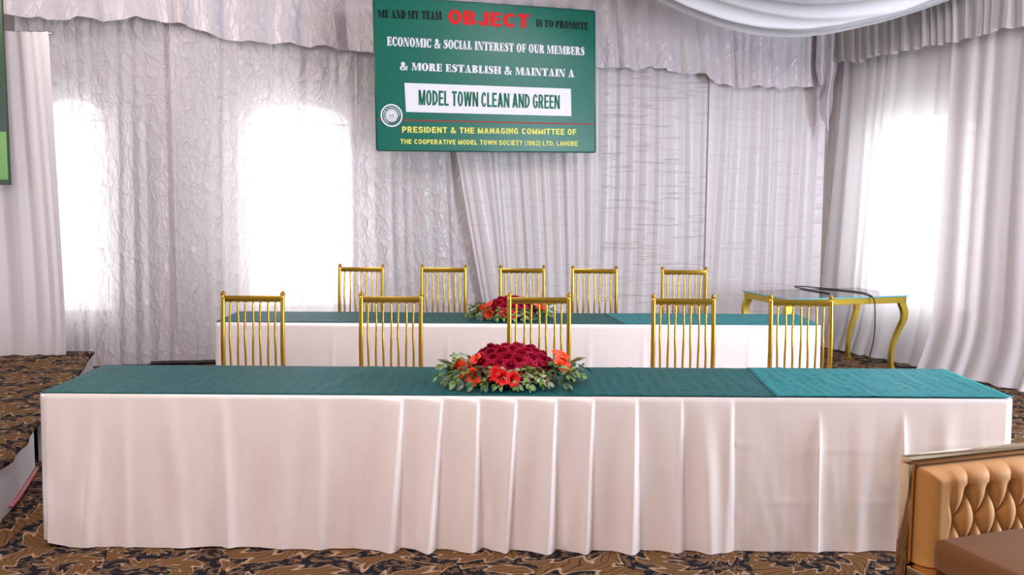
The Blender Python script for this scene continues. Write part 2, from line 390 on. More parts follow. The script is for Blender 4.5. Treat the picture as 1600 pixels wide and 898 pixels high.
curtain('sheer_curtain','white sheer curtain at the right edge of the photo beside the bright window',CORNER,RWD,RWN,TR(1490),TR(1600)+1.2,.01,3.45,m_sheer2,.07,.14,.34,20,off=.14,t0b=TR(1478),flare=.16,zpow=1.5,hem=.004,**C1)
# freestanding left sheer, on a rod, standing on the stage
LP=Vector((-5.9,8.12)); LD=Vector((1,.06)).normalized(); LN=Vector((LD.y,-LD.x))
def TL(px,py=300): return hit(px,py,LP,LD)[0]
lz=hit(40,50,LP,LD)[1]
curtain('sheer_curtain','white sheer curtain standing on the carpeted stage at the left edge of the photo',LP,LD,LN,TL(-120),TL(79,52),.30,lz,m_sheer2,.06,.05,.22,21,t1b=TL(107,550),fan=1,flare=.02,zpow=.8,hem=.004)
rod=MB().tube([Vector((*(LP+LD*(TL(-120)-.05)-LN*.01),lz-.004)),Vector((*(LP+LD*(TL(79,52)+.01)-LN*.01),lz-.004))],.012,10).build('curtain_rod',m_steel,None,True)
tag(rod,'thin rod along the top of the left sheer curtain','curtain rod')

# valances
def polyz(pts,fn):
    ts=[fn(*p) for p in pts]
    xs=[t for t,z in ts]; zs=[z for t,z in ts]
    return lambda t: float(np.interp(t,xs,zs))
VP=BK0+BKN*.17
def vb(px,py): return hit(px,py,VP,BKD)
vl=polyz([(-60,14),(0,19),(60,30),(110,31),(122,26),(160,33),(215,27),(255,36),(292,41),(294,44),(320,50),(345,60),(390,68),(412,66),(430,69),(470,69),(507,72),(515,76),(570,83),(600,86),(640,88)],vb)
curtain('valance','long satin valance over the left curtains, from the frame edge to the banner',VP,BKD,BKN,vb(-60,20)[0],vb(620,80)[0],vl,4.1,m_val,.06,.20,.48,31,cat='valance',rows=40,fine=.005,hem=.012,flare=.01,drift=.03)
vr=polyz([(610,86),(900,98),(945,107),(1000,108),(1038,107),(1042,112),(1100,118),(1106,126),(1140,134),(1200,138),(1215,139),(1240,136),(1290,138)],vb)
curtain('valance','gathered satin valance right of the banner, reaching to the room corner',VP,BKD,BKN,vb(625,80)[0],vb(1283,100)[0],vr,4.1,m_val,.06,.12,.28,32,cat='valance',rows=40,fine=.005,hem=.012,drift=.02)
VPR=CORNER+RWN*.30
def vrb(px,py): return hit(px,py,VPR,RWD)
vrr=polyz([(1300,94),(1327,98),(1345,96),(1383,84),(1386,86),(1450,76),(1448,74),(1510,62),(1560,48),(1600,41),(1700,20)],vrb)
curtain('valance','matte beige gathered valance along the top of the right wall',VPR,RWD,RWN,vrb(1302,90)[0],vrb(1600,40)[0]+1.2,vrr,4.1,m_valr,.04,.07,.17,33,cat='valance',rows=30,fine=.008,hem=.012,drift=.02)
# jabot: the gathered tail in the corner
def jabot():
    c=aty(1290,120,10.50); P=Vector((c.x,c.y)); zlo=aty(1290,226,10.5).z; V=[];rows=48;n=40
    ztop=4.0; zs_=aty(1290,110,10.5).z
    for j in range(rows):
        s=j/(rows-1)
        for k in range(n):
            u=k/(n-1)
            # zigzag lower edge: long point at right of centre, short at the sides
            e=max(0,1-abs(u-.62)/.45)
            zb=zs_-.18-(zs_-.18-zlo)*e**.8+.02*math.sin(u*26)
            z=ztop+(zb-ztop)*s
            q=max(0,(zs_-z)/(zs_-zlo))
            w=.24-.12*min(1,q)
            o=.05*math.sin(u*4*PI+1.5*q)+.02*math.sin(u*9+6*q)
            p=P+BKD*((u-.5)*w+.02*q+.018*math.sin(7*q+3*u))+BKN*(.0+o); V.append((p.x,p.y,z))
    org=Vector((P.x,P.y,2.4)); o=link('valance_tail',[Vector(v)-org for v in V],gridfaces(rows,n),m_val); o.location=org
    tag(o,'gathered satin tail hanging down in the corner between the two valances','valance')
jabot()

# ceiling swag
def swag():
    y0=8.9; rows=150; n=90; V=[]
    low=[(880,-60),(960,-22),(1010,2),(1060,26),(1120,48),(1180,62),(1240,68),(1300,63),(1380,45),(1440,25),(1490,5),(1560,-22),(1680,-80)]
    P3=[aty(px,py,y0) for px,py in low]
    xs=np.array([p.x for p in P3]); zs=np.array([p.z for p in P3])
    X0,X1=xs[0],xs[-1]; zend=max(zs[0],zs[-1])
    r=np.random.default_rng(3); ph=r.uniform(0,6,8)
    for j in range(rows):
        s=j/(rows-1)
        for k in range(n):
            u=k/(n-1); x=X0+(X1-X0)*u
            zlow=float(np.interp(x,xs,zs))
            # higher rows sag less, and step towards the camera
            sag=(zlow-zend)*(1-.62*s)
            e_=max(0,math.sin(PI*u)); fold=(.075*abs(math.sin(s*15+1.3*math.sin(u*3+.5)+.4))**.7-.03+.022*abs(math.sin(s*37+5*u+ph[1])))*e_**.5
            y=y0-1.9*s+fold*.8
            z=zend+sag+.42*s+fold
            V.append((x+.25*(s)*math.sin(PI*u*2)*.2,y,z))
    # smooth in x with cubic-like interpolation
    A=np.array(V).reshape(rows,n,3)
    for _ in range(4):
        A[:,1:-1,2]=(A[:,:-2,2]+2*A[:,1:-1,2]+A[:,2:,2])/4
    org=Vector((2.6,8.4,3.1)); o=link('ceiling_drape',[Vector(v)-org for v in A.reshape(-1,3).tolist()],gridfaces(rows,n),m_swag); o.location=org
    tag(o,'white ceiling cloth sagging in a swag across the upper right','ceiling drape')
swag()

# ------------------------------------------------------------------ stage
def stage():
    P=[(-2.62,4.0),(-2.675,4.9),(-2.945,5.85),(-3.72,8.42),(-7.5,8.25),(-7.5,4.0)]; h=.285
    e=thing('stage_platform','low carpeted stage with white side panels at the left edge of the room','stage',(-3.5,6.2,0))
    o=e.location
    # carpet with a rounded, slightly wavy overhanging edge
    edge=spline([(p[0],p[1],0) for p in P[:4]],14)
    n=len(edge); V=[];Fc=[]
    for i,p in enumerate(edge):
        d=(edge[min(i+1,n-1)]-edge[max(i-1,0)]).normalized(); nr=Vector((d.y,-d.x,0))
        wv=.012*math.sin(i*.9)
        back=Vector((-7.5,p.y if i<n-1 else 8.25,0))
        V+= [back+Vector((0,0,h+.012)), p-nr*.05+Vector((0,0,h+.014)), p+nr*(.012+wv)+Vector((0,0,h+.008)), p+nr*(.018+wv)+Vector((0,0,h-.012)), p+nr*(.008)+Vector((0,0,h-.018))]
    for i in range(n-1):
        for k in range(4): Fc.append([i*5+k,(i+1)*5+k,(i+1)*5+k+1,i*5+k+1])
    a=link('carpet_top',[v-o for v in V],Fc,m_carpet,e)
    def panel(i0,i1):
        mb=MB(); vs=[]
        for i in range(i0,i1+1):
            p=edge[i]; vs.append((p.x,p.y))
        m=len(vs); v=[];f=[]
        for x,y in vs:
            v+= [(x,y,.0),(x,y,h-.005),(x-.03,y,h-.005),(x-.03,y,0)]
        for k in range(m-1):
            for q in range(4): f.append([k*4+q,(k+1)*4+q,(k+1)*4+(q+1)%4,k*4+(q+1)%4])
        f+= [[0,1,2,3],[(m-1)*4+q for q in (3,2,1,0)]]
        return link('side_panel',[Vector(q)-o for q in v],f,m_white,e,False)
    panel(0,27); panel(29,len(edge)-1)
    mb=MB(); mb.box((-7.5,8.26,0),(-3.72,8.40,h-.01)); mb.box((-7.4,4.05,0),(-3.78,8.25,h-.02))
    q=mb; q.v=[v-o for v in q.v]; q.build('frame',m_dark,e)
    pts=[edge[i]+Vector((.012,0,.03)) for i in range(16,28)]
    MB().tube([p-o for p in pts],.012,6).build('pink_edging',m_pink,e,True)
stage()

# left poster on the wall side, partly out of frame
def poster():
    y=8.0; c=aty(9,150,y); zb=aty(16,289,y).z; zs=aty(12,206,y).z
    x1=c.x; e=thing('poster','dark green poster with a light green lower band at the far left edge','poster',(x1-.45,y,zb))
    o=e.location
    m1=principled('poster_dark_green',(.012,.055,.035),.35,varcol=(.03,.045,.02),varscale=6)
    m2=principled('poster_light_green',(.16,.36,.09),.35)
    mb=MB().box((x1-.9,y,zb),(x1,y+.03,4.0),.003); mb.v=[v-o for v in mb.v]; mb.build('board',m1,e)
    mb=MB().box((x1-.9+.02,y-.006,zb+.045),(x1-.008,y-.001,zs)); mb.v=[v-o for v in mb.v]; mb.build('light_green_band',m2,e)
poster()

# ------------------------------------------------------------------ banner
bTL,bTR,bBR,bBL=(584.5,-6),(929,18),(930,237),(590,234)
yl,yr=9.02,9.84
A=aty(*bBL,yl); B=aty(*bBR,yr)
dir_=(B-A); dir_.z=0; dir_.normalize(); bn=Vector((dir_.y,-dir_.x,0))   # towards the camera
def bpt(px,py,d=0): return onplane(px,py,A,bn)+bn*d
def banner():
    c=[bpt(*p) for p in (bBL,bBR,bTR,bTL)]
    org=(c[0]+c[1])/2
    e=thing('banner','green printed banner hanging on the curtains above the back row of chairs','banner',org)
    th=.025
    v=[p-bn*th*0 for p in c]+[p-bn*th for p in c]
    def mk(name,v,f,m,sm=False): return link(name,[Vector(x)-org for x in v],f,m,e,sm)
    m_green=principled('banner_green',(.001,.118,.078),.30,0,.22,bump=5,bumpstr=.06)
    m_blk=principled('print_black',(.004,.005,.006),.4,0,.12); m_red=principled('print_red',(.62,.012,.015),.4,0,.12)
    m_wh=principled('print_white',(.74,.72,.78),.4,0,.12); m_yel=principled('print_yellow',(.72,.68,.13),.4,0,.12)
    m_lgr=principled('print_green',(.01,.135,.075),.4,0,.12); m_lred=principled('print_dull_red',(.28,.035,.03),.4,0,.12)
    mk('panel',v,[[0,1,2,3],[7,6,5,4],[0,4,5,1],[1,5,6,2],[2,6,7,3],[3,7,4,0]],m_green)
    mb=MB()
    for i in range(4): mb.tube([c[i]-bn*.012-org,c[(i+1)%4]-bn*.012-org],.013,8)
    mb.build('frame',principled('banner_frame',(.01,.10,.075),.4),e,True)
    def quadmap(tl,bl,tr,br,d):
        P=[bpt(*p,d) for p in (bl,br,tr,tl)]
        return lambda x,y: (P[0]*(1-x)+P[1]*x)*(1-y)+(P[3]*(1-x)+P[2]*x)*y
    def place(name,polys,q,m,d=.0025):
        """polys: list of (verts,faces) in text units; fitted into the quad"""
        xs=[x for vs,_ in polys for x,y in vs]; ys=[y for vs,_ in polys for x,y in vs]
        x0,x1,y0,y1=min(xs),max(xs),min(ys),max(ys)
        f=quadmap(*q,d)
        polys=sorted(polys,key=lambda p:min(x for x,y in p[0])); groups=[]; right=-9
        for p in polys:                      # one mesh per word
            if not groups or min(x for x,y in p[0])-right>.155: groups.append([])
            groups[-1].append(p); right=max(right,max(x for x,y in p[0]))
        for g in groups:
            mb=MB()
            for vs,fs in g: mb.add([f((x-x0)/(x1-x0),(y-y0)/(y1-y0))-org for x,y in vs],fs)
            o=mb.build(name,m,e)
        return o
    # ---- fat condensed slab-serif letters
    S_,T_,SH=.25,.075,.10
    def rect(x0,y0,x1,y1): return ([(x0,y0),(x1,y0),(x1,y1),(x0,y1)],[[0,1,2,3]])
    def strip(a,b):
        n=len(a); return (list(a)+list(b),[[i,i+1,n+i+1,n+i] for i in range(n-1)])
    def ring(cx,cy,rx,ry,ix,iy,a0,a1,n=20):
        A_=[(cx+rx*math.cos(t),cy+ry*math.sin(t)) for t in np.linspace(a0,a1,n)]
        B_=[(cx+ix*math.cos(t),cy+iy*math.sin(t)) for t in np.linspace(a0,a1,n)]
        return strip(A_,B_)
    def stem(x,y0=0,y1=1,w=S_,s=.055): 
        return [rect(x,y0,x+w,y1),rect(x-s,y0,x+w+s,y0+SH),rect(x-s,y1-SH,x+w+s,y1)]
    def stroke(pts,ws):
        a=[];b=[]
        for i,p in enumerate(pts):
            q0=pts[max(i-1,0)];q1=pts[min(i+1,len(pts)-1)]; dx,dy=q1[0]-q0[0],q1[1]-q0[1]; l=math.hypot(dx,dy) or 1
            nx,ny=-dy/l*ws[i]/2,dx/l*ws[i]/2; a.append((p[0]+nx,p[1]+ny)); b.append((p[0]-nx,p[1]-ny))
        return strip(a,b)
    def sp2(pts,n=6): return [(p.x,p.y) for p in spline([(x,y,0) for x,y in pts],n)]
    def para(x0,x1,y0,xb0,xb1,y1): return ([(x0,y0),(x1,y0),(xb1,y1),(xb0,y1)],[[0,1,2,3]])
    def glyph(ch):
        if ch=='I': return stem(.055),.345
        if ch=='E': return stem(.055)+[rect(.29,0,.56,SH),rect(.29,1-SH,.55,1),rect(.29,.46,.45,.54),rect(.43,.36,.49,.64),([(.56,0),(.56,.32),(.50,.32),(.44,.08)],[[0,1,2,3]]),([(.55,1),(.55,.70),(.49,.70),(.43,.92)],[[0,1,2,3]])],.6
        if ch=='F': return stem(.055)+[rect(.29,1-SH,.55,1),rect(.29,.44,.45,.52),rect(.43,.34,.49,.62),([(.55,1),(.55,.70),(.49,.70),(.43,.92)],[[0,1,2,3]])],.58
        if ch=='L': return stem(.055)+[rect(.29,0,.55,SH),([(.55,0),(.55,.36),(.49,.36),(.43,.08)],[[0,1,2,3]])],.58
        if ch=='T': return stem(.22,s=.07)[:2]+[rect(.0,1-SH,.68,1),([(0,1),(0,.68),(.06,.68),(.12,.92)],[[0,1,2,3]]),([(.68,1),(.68,.68),(.62,.68),(.56,.92)],[[0,1,2,3]])],.70
        if ch=='H': return stem(.055)+stem(.47)+[rect(.29,.46,.47,.54)],.76
        if ch=='M': return [rect(.08,0,.14,1),rect(0,0,.22,SH),rect(0,1-SH,.25,1)]+stem(.66,s=.05)+[para(.36,.45,0,.06,.31,1),para(.36,.45,0,.63,.70,1)],.96
        if ch=='N': return [rect(.07,0,.13,1),rect(0,0,.21,SH),rect(0,1-SH,.25,1),rect(.58,0,.64,1),rect(.50,1-SH,.71,1),para(.46,.64,0,.06,.30,1)],.73
        if ch=='A': return [para(.36,.62,0,.26,.40,1),para(.06,.12,0,.27,.33,1),rect(-.02,0,.22,SH),rect(.28,0,.69,SH),rect(.14,.25,.42,.32)],.70
        if ch=='Y': return [rect(.23,0,.46,.48),rect(.16,0,.53,SH),para(.23,.46,.42,.02,.27,1),para(.38,.46,.42,.56,.63,1),rect(-.03,1-SH,.33,1),rect(.48,1-SH,.70,1)],.70
        if ch=='U': return [rect(.06,.28,.06+S_,1),rect(0,1-SH,.36,1),rect(.53,.28,.60,1),rect(.46,1-SH,.67,1),ring(.33,.29,.27,.30,.035,.21,PI,2*PI)],.69
        if ch=='O': return [ring(.33,.5,.33,.52,.095,.43,0,2*PI,40)],.68
        if ch=='C': return [ring(.33,.5,.33,.52,.095,.43,.75,2*PI-.6,36),([(.50,1),(.58,1),(.58,.64),(.51,.64)],[[0,1,2,3]]),rect(.52,.14,.58,.34)],.62
        if ch=='D': return stem(.055)[:3]+[ring(.29,.5,.34,.5,.10,.42,-PI/2,PI/2)],.66
        if ch=='P': return stem(.055)+[ring(.29,.72,.31,.28,.08,.20,-PI/2,PI/2)],.62
        if ch=='B': return stem(.055)+[ring(.29,.75,.29,.25,.07,.17,-PI/2,PI/2),ring(.29,.26,.33,.26,.10,.18,-PI/2,PI/2)],.65
        if ch=='R': return stem(.055)+[ring(.29,.74,.30,.26,.07,.18,-PI/2,PI/2),stroke(sp2([(.34,.50),(.46,.42),(.50,.22),(.54,.07),(.66,.06)]),list(np.linspace(.14,.24,16))+list(np.linspace(.24,.08,9)))],.70
        if ch=='S': return [stroke(sp2([(.46,.80),(.34,.95),(.18,.90),(.14,.74),(.28,.56),(.40,.40),(.42,.22),(.30,.05),(.14,.08),(.07,.24)]),[.05+.19*math.exp(-((t-.5)/.22)**2)+.06*math.sin(PI*t) for t in np.linspace(0,1,55)]),rect(.45,.66,.51,1.0),rect(.02,0,.08,.34)],.56
        if ch=='&': return [stroke(sp2([(.72,.44),(.62,.20),(.44,.04),(.20,.04),(.10,.22),(.20,.42),(.40,.60),(.44,.80),(.33,.96),(.22,.84),(.28,.62),(.44,.34),(.58,.12),(.76,.04)]),[.10+.10*math.sin(PI*min(1,abs(t-.1)*1.2))+.05*(t>.72) for t in np.linspace(0,1,79)]),rect(.56,.42,.80,.50)],.84
        return [],.30
    def slab(text,gap=.03):
        x=0; out=[]
        for ch in text:
            if ch==' ': x+=.30; continue
            g,w=glyph(ch)
            for vs,fs in g: out.append(([(a+x,b) for a,b in vs],fs))
            x+=w+gap
        return out
    # ---- heavy sans letters; t = stem width, h_ = bar height, w = letter width
    def bold(text,w=.62,t=.24,h_=.19,gap=.07,sp=.32):
        def sh(ch):
            mid=.5
            if ch=='I': return [rect(0,0,t,1)],t
            if ch=='L': return [rect(0,0,t,1),rect(t,0,w*.9,h_)],w*.9
            if ch=='E': return [rect(0,0,t,1),rect(t,0,w*.95,h_),rect(t,1-h_,w*.93,1),rect(t,.5-h_*.45,w*.87,.5+h_*.5)],w*.95
            if ch=='F': return [rect(0,0,t,1),rect(t,1-h_,w*.92,1),rect(t,.46-h_*.45,w*.84,.46+h_*.5)],w*.92
            if ch=='T': return [rect(w*.5-t/2,0,w*.5+t/2,1-h_),rect(0,1-h_,w,1)],w
            if ch=='H': return [rect(0,0,t,1),rect(w-t+.06,0,w+.06,1),rect(t,.5-h_/2,w-t+.06,.5+h_/2)],w+.06
            if ch=='M': W=w*1.28; k=t*.42; return [rect(0,0,t*.92,1),rect(W-t*.92,0,W,1),para(W/2-k,W/2+k,0,0,t*1.0,1),para(W/2-k,W/2+k,0,W-t*1.0,W,1)],W
            if ch=='N': return [rect(0,0,t*.95,1),rect(w+.06-t*.95,0,w+.06,1),para(w+.06-t,w+.06,0,0,t,1)],w+.06
            if ch=='A': W=w*1.16; return [para(0,t*1.08,0,W/2-t*.55,W/2+t*.45,1),para(W-t*1.08,W,0,W/2-t*.45,W/2+t*.55,1),rect(W*.22,.19,W*.78,.19+h_*.95)],W
            if ch=='V': W=w*1.12; return [para(W/2-t*.5,W/2+t*.45,0,0,t*1.08,1),para(W/2-t*.45,W/2+t*.5,0,W-t*1.08,W,1)],W
            if ch=='W': W=w*1.62; k=t*.46; q=W*.27; return [para(q-k,q+k,0,0,t,1),para(q-k,q+k,0,W/2-k,W/2+k,1),para(W-q-k,W-q+k,0,W/2-k,W/2+k,1),para(W-q-k,W-q+k,0,W-t,W,1)],W
            if ch=='Y': W=w*1.1; return [rect(W/2-t/2,0,W/2+t/2,.45),para(W/2-t/2,W/2+t/2,.40,0,t*1.1,1),para(W/2-t/2,W/2+t/2,.40,W-t*1.1,W,1)],W
            W=w*1.08; r_=W/2
            if ch=='O': return [ring(r_,.5,r_,.515,r_-t,.515-h_,0,2*PI,36)],W
            if ch=='C': return [ring(r_,.5,r_,.515,r_-t,.515-h_,.62,2*PI-.62,30)],W*.97
            if ch=='G': return [ring(r_,.5,r_,.515,r_-t,.515-h_,.62,2*PI-.45,30),rect(r_,.38,W*.98,.38+h_*.9),rect(W*.98-t*.8,.1,W*.98,.5)],W
            if ch=='D': return [rect(0,0,t,1),ring(t*.6,.5,W-t*.6,.5,W-t*1.6,.5-h_,-PI/2,PI/2,22)],W
            if ch=='P': return [rect(0,0,t,1),rect(t,1-h_,w*.5,1),rect(t,.36,w*.5,.36+h_),ring(w*.5,.68,w*.48,.32,w*.48-t*.95,.32-h_,-PI/2,PI/2,16)],w*.98
            if ch=='B': return [rect(0,0,t,1),rect(t,1-h_,w*.5,1),rect(t,.5-h_*.45,w*.5,.5+h_*.45),rect(t,0,w*.5,h_),ring(w*.48,.735,w*.46,.265,w*.46-t*.9,.265-h_*.95,-PI/2,PI/2,16),ring(w*.5,.28,w*.52,.28,w*.52-t,.28-h_,-PI/2,PI/2,16)],w*1.02
            if ch=='R': return [rect(0,0,t,1),rect(t,1-h_,w*.5,1),rect(t,.38,w*.5,.38+h_),ring(w*.5,.69,w*.5,.31,w*.5-t,.31-h_,-PI/2,PI/2,16),para(w*1.06-t*1.15,w*1.08,0,w*.38,w*.38+t*1.05,.45)],w*1.08
            if ch=='J': return [rect(w*.86-t,.28,w*.86,1),ring(w*.43,.29,w*.43,.305,w*.43-t,.305-h_,PI,2*PI,18)],w*.86
            if ch=='S': return [stroke(sp2([(W*.86,.74),(W*.70,.88),(W*.46,.905),(W*.20,.84),(W*.16,.68),(W*.36,.56),(W*.66,.46),(W*.82,.30),(W*.72,.13),(W*.48,.095),(W*.22,.13),(W*.08,.29)]),[h_*1.05]*67)],W*.95
            if ch=='&': return [stroke(sp2([(W*1.08,.46),(W*.92,.20),(W*.62,.09),(W*.25,.11),(W*.13,.28),(W*.28,.46),(W*.58,.62),(W*.66,.80),(W*.48,.92),(W*.30,.80),(W*.40,.60),(W*.72,.30),(W*1.12,.03)]),[h_*.95]*73)],W*1.15
            if ch=='(': return [stroke(sp2([(.30,1.08),(.12,.80),(.08,.42),(.14,.05),(.30,-.22)]),[t*.7]*25)],.30
            if ch==')': return [stroke(sp2([(.02,1.08),(.20,.80),(.24,.42),(.18,.05),(.02,-.22)]),[t*.7]*25)],.30
            if ch=='1': return [rect(w*.30,0,w*.30+t,1),para(.02,.02+t*.6,.60,w*.30,w*.30+t,1)],w*.30+t
            if ch in '96':
                g=[ring(w*.46,.68,w*.46,.33,w*.46-t*.9,.33-h_*.9,0,2*PI,28),stroke(sp2([(w*.84,.66),(w*.80,.36),(w*.60,.13),(w*.30,.09),(w*.10,.20)]),[h_]*25)]
                if ch=='6': g=[([(w*.92-x,1-y) for x,y in vs],fs) for vs,fs in g]
                return g,w*.92
            if ch=='2': return [stroke(sp2([(w*.10,.68),(w*.20,.86),(w*.46,.91),(w*.74,.80),(w*.74,.60),(w*.46,.38),(w*.12,.10)]),[h_]*37),rect(0,0,w*.92,h_)],w*.92
            if ch=='.': return [rect(0,0,t,.2)],t
            return [],sp
        x=0; out=[]
        for ch in text:
            if ch==' ': x+=sp; continue
            g,wd=sh(ch)
            for vs,fs in g: out.append(([(a+x,b) for a,b in vs],fs))
            x+=wd+gap
        return out
    # ---- small letters from the built-in font (for the emblem's ring)
    def sans(text,bold=.02,space=1.0,res=5):
        cu=bpy.data.curves.new('tmp','FONT'); cu.body=text; cu.size=1; cu.offset=bold; cu.resolution_u=res; cu.space_character=space
        ob=bpy.data.objects.new('tmp',cu); COL.objects.link(ob)
        dg=bpy.context.evaluated_depsgraph_get(); me=bpy.data.meshes.new_from_object(ob.evaluated_get(dg))
        out=([(v.co.x,v.co.y) for v in me.vertices],[list(p.vertices) for p in me.polygons])
        bpy.data.objects.remove(ob); bpy.data.curves.remove(cu); bpy.data.meshes.remove(me)
        return [out]
    place('black_lettering',slab('ME AND MY TEAM'),((590.6,15.3),(590.6,27.5),(690,18.1),(690,31.2)),m_blk)
    place('black_lettering',slab('IS TO PROMOTE'),((837.5,30),(837.5,41.8),(918.5,34.8),(918.5,47.3)),m_blk)
    place('red_lettering',bold('OBJECT',.66,.27,.22,.07),((700,14.5),(700,37.6),(827.2,22.3),(827.2,44.8)),m_red)
    place('white_lettering',slab('ECONOMIC & SOCIAL INTEREST OF OUR MEMBERS'),((604.5,56.3),(604.5,72),(913,72.9),(913,87.3)),m_wh)
    place('white_lettering',slab('& MORE ESTABLISH & MAINTAIN A'),((624.6,96.3),(624.6,109.6),(897.4,108),(897.4,121.6)),m_wh)
    place('white_box',[rect(0,0,1,1)],((631.8,129.4),(634.3,174.8),(891.8,138.6),(892.6,181.5)),m_wh,.002)
    place('green_lettering',bold('MODEL TOWN CLEAN AND GREEN',.43,.165,.15,.05,.20),((654,140),(654,164.4),(874.5,148.4),(874.5,170.6)),m_lgr,.0035)
    place('red_rule',[rect(0,0,1,1)],((629,186.5),(629,188.6),(929,193.2),(929,195.2)),m_lred)
    place('red_rule',[rect(0,0,1,1)],((590.5,185.4),(590.5,187.6),(595,185.6),(595,187.8)),m_lred)
    place('yellow_lettering',bold('PRESIDENT & THE MANAGING COMMITTEE OF',.70,.24,.20,.14,.42),((628.2,197.3),(628.2,207.4),(900.2,201.5),(900.2,211)),m_yel)
    place('yellow_lettering',bold('THE COOPERATIVE MODEL TOWN SOCIETY (1962) LTD. LAHORE',.78,.25,.20,.15,.46),((625.4,216.2),(625.4,226.6),(902.4,219.6),(902.4,229.9)),m_yel)
    # ---- round emblem
    ec=bpt(611.8,180.4); rr=(bpt(629,180.4)-ec).length; up=Vector((0,0,1))
    def em(name,polys,m,d):
        mb=MB()
        for vs,fs in polys: mb.add([ec+dir_*(x*rr)+up*(y*rr)+bn*d-org for x,y in vs],fs)
        return mb.build(name,m,e)
    emb=em('emblem',[ring(0,0,1,1,0.001,.001,0,2*PI,48)],m_wh,.003)
    def sub(name,polys,m,d): o=em(name,polys,m,d); o.parent=emb; return o
    m_dg=principled('emblem_green',(.005,.10,.07),.35)
    sub('emblem_band',[ring(0,0,.87,.87,.58,.58,0,2*PI,48)],m_dg,.0035)
    sub('emblem_ring',[ring(0,0,.62,.62,.575,.575,0,2*PI,48)],m_blk,.004)
    sub('emblem_teeth',[([(.46*math.cos(a-.06),.46*math.sin(a-.06)),(.40*math.cos(a),.40*math.sin(a)),(.46*math.cos(a+.06),.46*math.sin(a+.06)),(.50*math.cos(a),.50*math.sin(a))],[[0,1,2,3]]) for a in np.linspace(0,2*PI,31)[:-1]],m_blk,.004)
    sub('crossed_mark',[stroke([(-.25,.14),(0,0),(.25,-.16)],[.05,.04,.05]),stroke([(.25,.14),(0,0),(-.25,-.16)],[.05,.04,.05]),stroke([(-.2,.02),(-.1,-.1)],[.03,.03]),stroke([(.2,.02),(.1,-.1)],[.03,.03])]+[rect(-.14,-.27,.14,-.22)],m_dg,.004)
    polys=[]; txt='The Cooperative Model Town Society Limited Lahore'
    a=PI*1.38
    for ch in txt:
        a-=.088
        if ch==' ': continue
        vs,fs=sans(ch,.02,1,2)[0]
        w=max(x for x,y in vs)-min(x for x,y in vs); x0=min(x for x,y in vs)
        q=[]
        for x,y in vs:
            xx=(x-x0-w/2)*.17; yy=.66+y*.19; ang=a
            q.append((yy*math.cos(ang)+xx*math.sin(ang), yy*math.sin(ang)-xx*math.cos(ang)))
        polys.append((q,fs))
    sub('emblem_lettering',polys,m_wh,.0042)
banner()

# ------------------------------------------------------------------ tables
def skirt(name,label,x0,x1,y0,y1,h,front,hem,seed,rows=40,res=.006):
    """satin tablecloth: flat top with a soft edge, sides falling to the floor; front(x,s) = outward bulge"""
    rad=.045; per=[]  # (x,y,nx,ny,tag)
    def seg(ax,ay,bx,by,nx,ny,step):
        L=math.hypot(bx-ax,by-ay); n=max(2,int(L/step))
        for i in range(n): t=i/n; per.append((ax+(bx-ax)*t,ay+(by-ay)*t,nx,ny))
    def arc(cx,cy,a0,a1):
        for i in range(6):
            a=a0+(a1-a0)*i/6; per.append((cx+rad*math.cos(a),cy+rad*math.sin(a),math.cos(a),math.sin(a)))
    seg(x0+rad,y0,x1-rad,y0,0,-1,res); arc(x1-rad,y0+rad,-PI/2,0)
    seg(x1,y0+rad,x1,y1-rad,1,0,.03); arc(x1-rad,y1-rad,0,PI/2)
    seg(x1-rad,y1,x0+rad,y1,0,1,.05); arc(x0+rad,y1-rad,PI/2,PI)
    seg(x0,y1-rad,x0,y0+rad,-1,0,.03); arc(x0+rad,y0+rad,PI,1.5*PI)
    n=len(per); V=[];Fc=[]
    prof=[(-.02,h),(-.006,h-.001),(0,h-.007)]
    for (x,y,nx,ny) in per:
        for o,z in prof: V.append((x+nx*o,y+ny*o,z))
    k0=len(prof)
    org=Vector(((x0+x1)/2,(y0+y1)/2,0))
    cols=[]
    for (x,y,nx,ny) in per:
        col=[]
        zb=hem(x) if ny<-.5 else .008
        for j in range(rows):
            s=(j+1)/rows; z=(h-.007)+(zb-(h-.007))*s
            b=front(x,s) if ny<-.99 else (.012*s+.012*s*math.sin(9*y+seed) if abs(nx)>.3 else .02*s)
            if ny<-.3 and ny>-.99: b=.012*s
            col.append((x+nx*b,y+ny*b,z))
        cols.append(col)
    verts=[];stride=k0+rows
    for i in range(n):
        verts+=V[i*k0:(i+1)*k0]+cols[i]
    for i in range(n):
        a=i*stride;b=((i+1)%n)*stride
        for k in range(stride-1): Fc.append([a+k,a+k+1,b+k+1,b+k])
    Fc.append([i*stride for i in range(n)])
    o=link(name,[Vector(v)-org for v in verts],Fc,m_skirt); o.location=org
    o.data.set_sharp_from_angle(angle=math.radians(60))
    tag(o,label,'tablecloth','white table skirts'); return o
FX0,FX1,FY0,FY1=-2.285,2.43,4.545,5.305
def fx(px,y=FY0,py=740): return aty(px,py,y).x
ed_top=[631,693,749,809,871,929,997,1068,1147]; ed_bot=[626,682,753,798,869,924,1000,1071,1147]
E0=[aty(p,625,FY0).x for p in ed_top]; E1=[aty(p,862,FY0-.04).x for p in ed_bot]
n1=lambda x,s=0: mnoise.noise(Vector((x*2.3,s*1.3,3.1)))
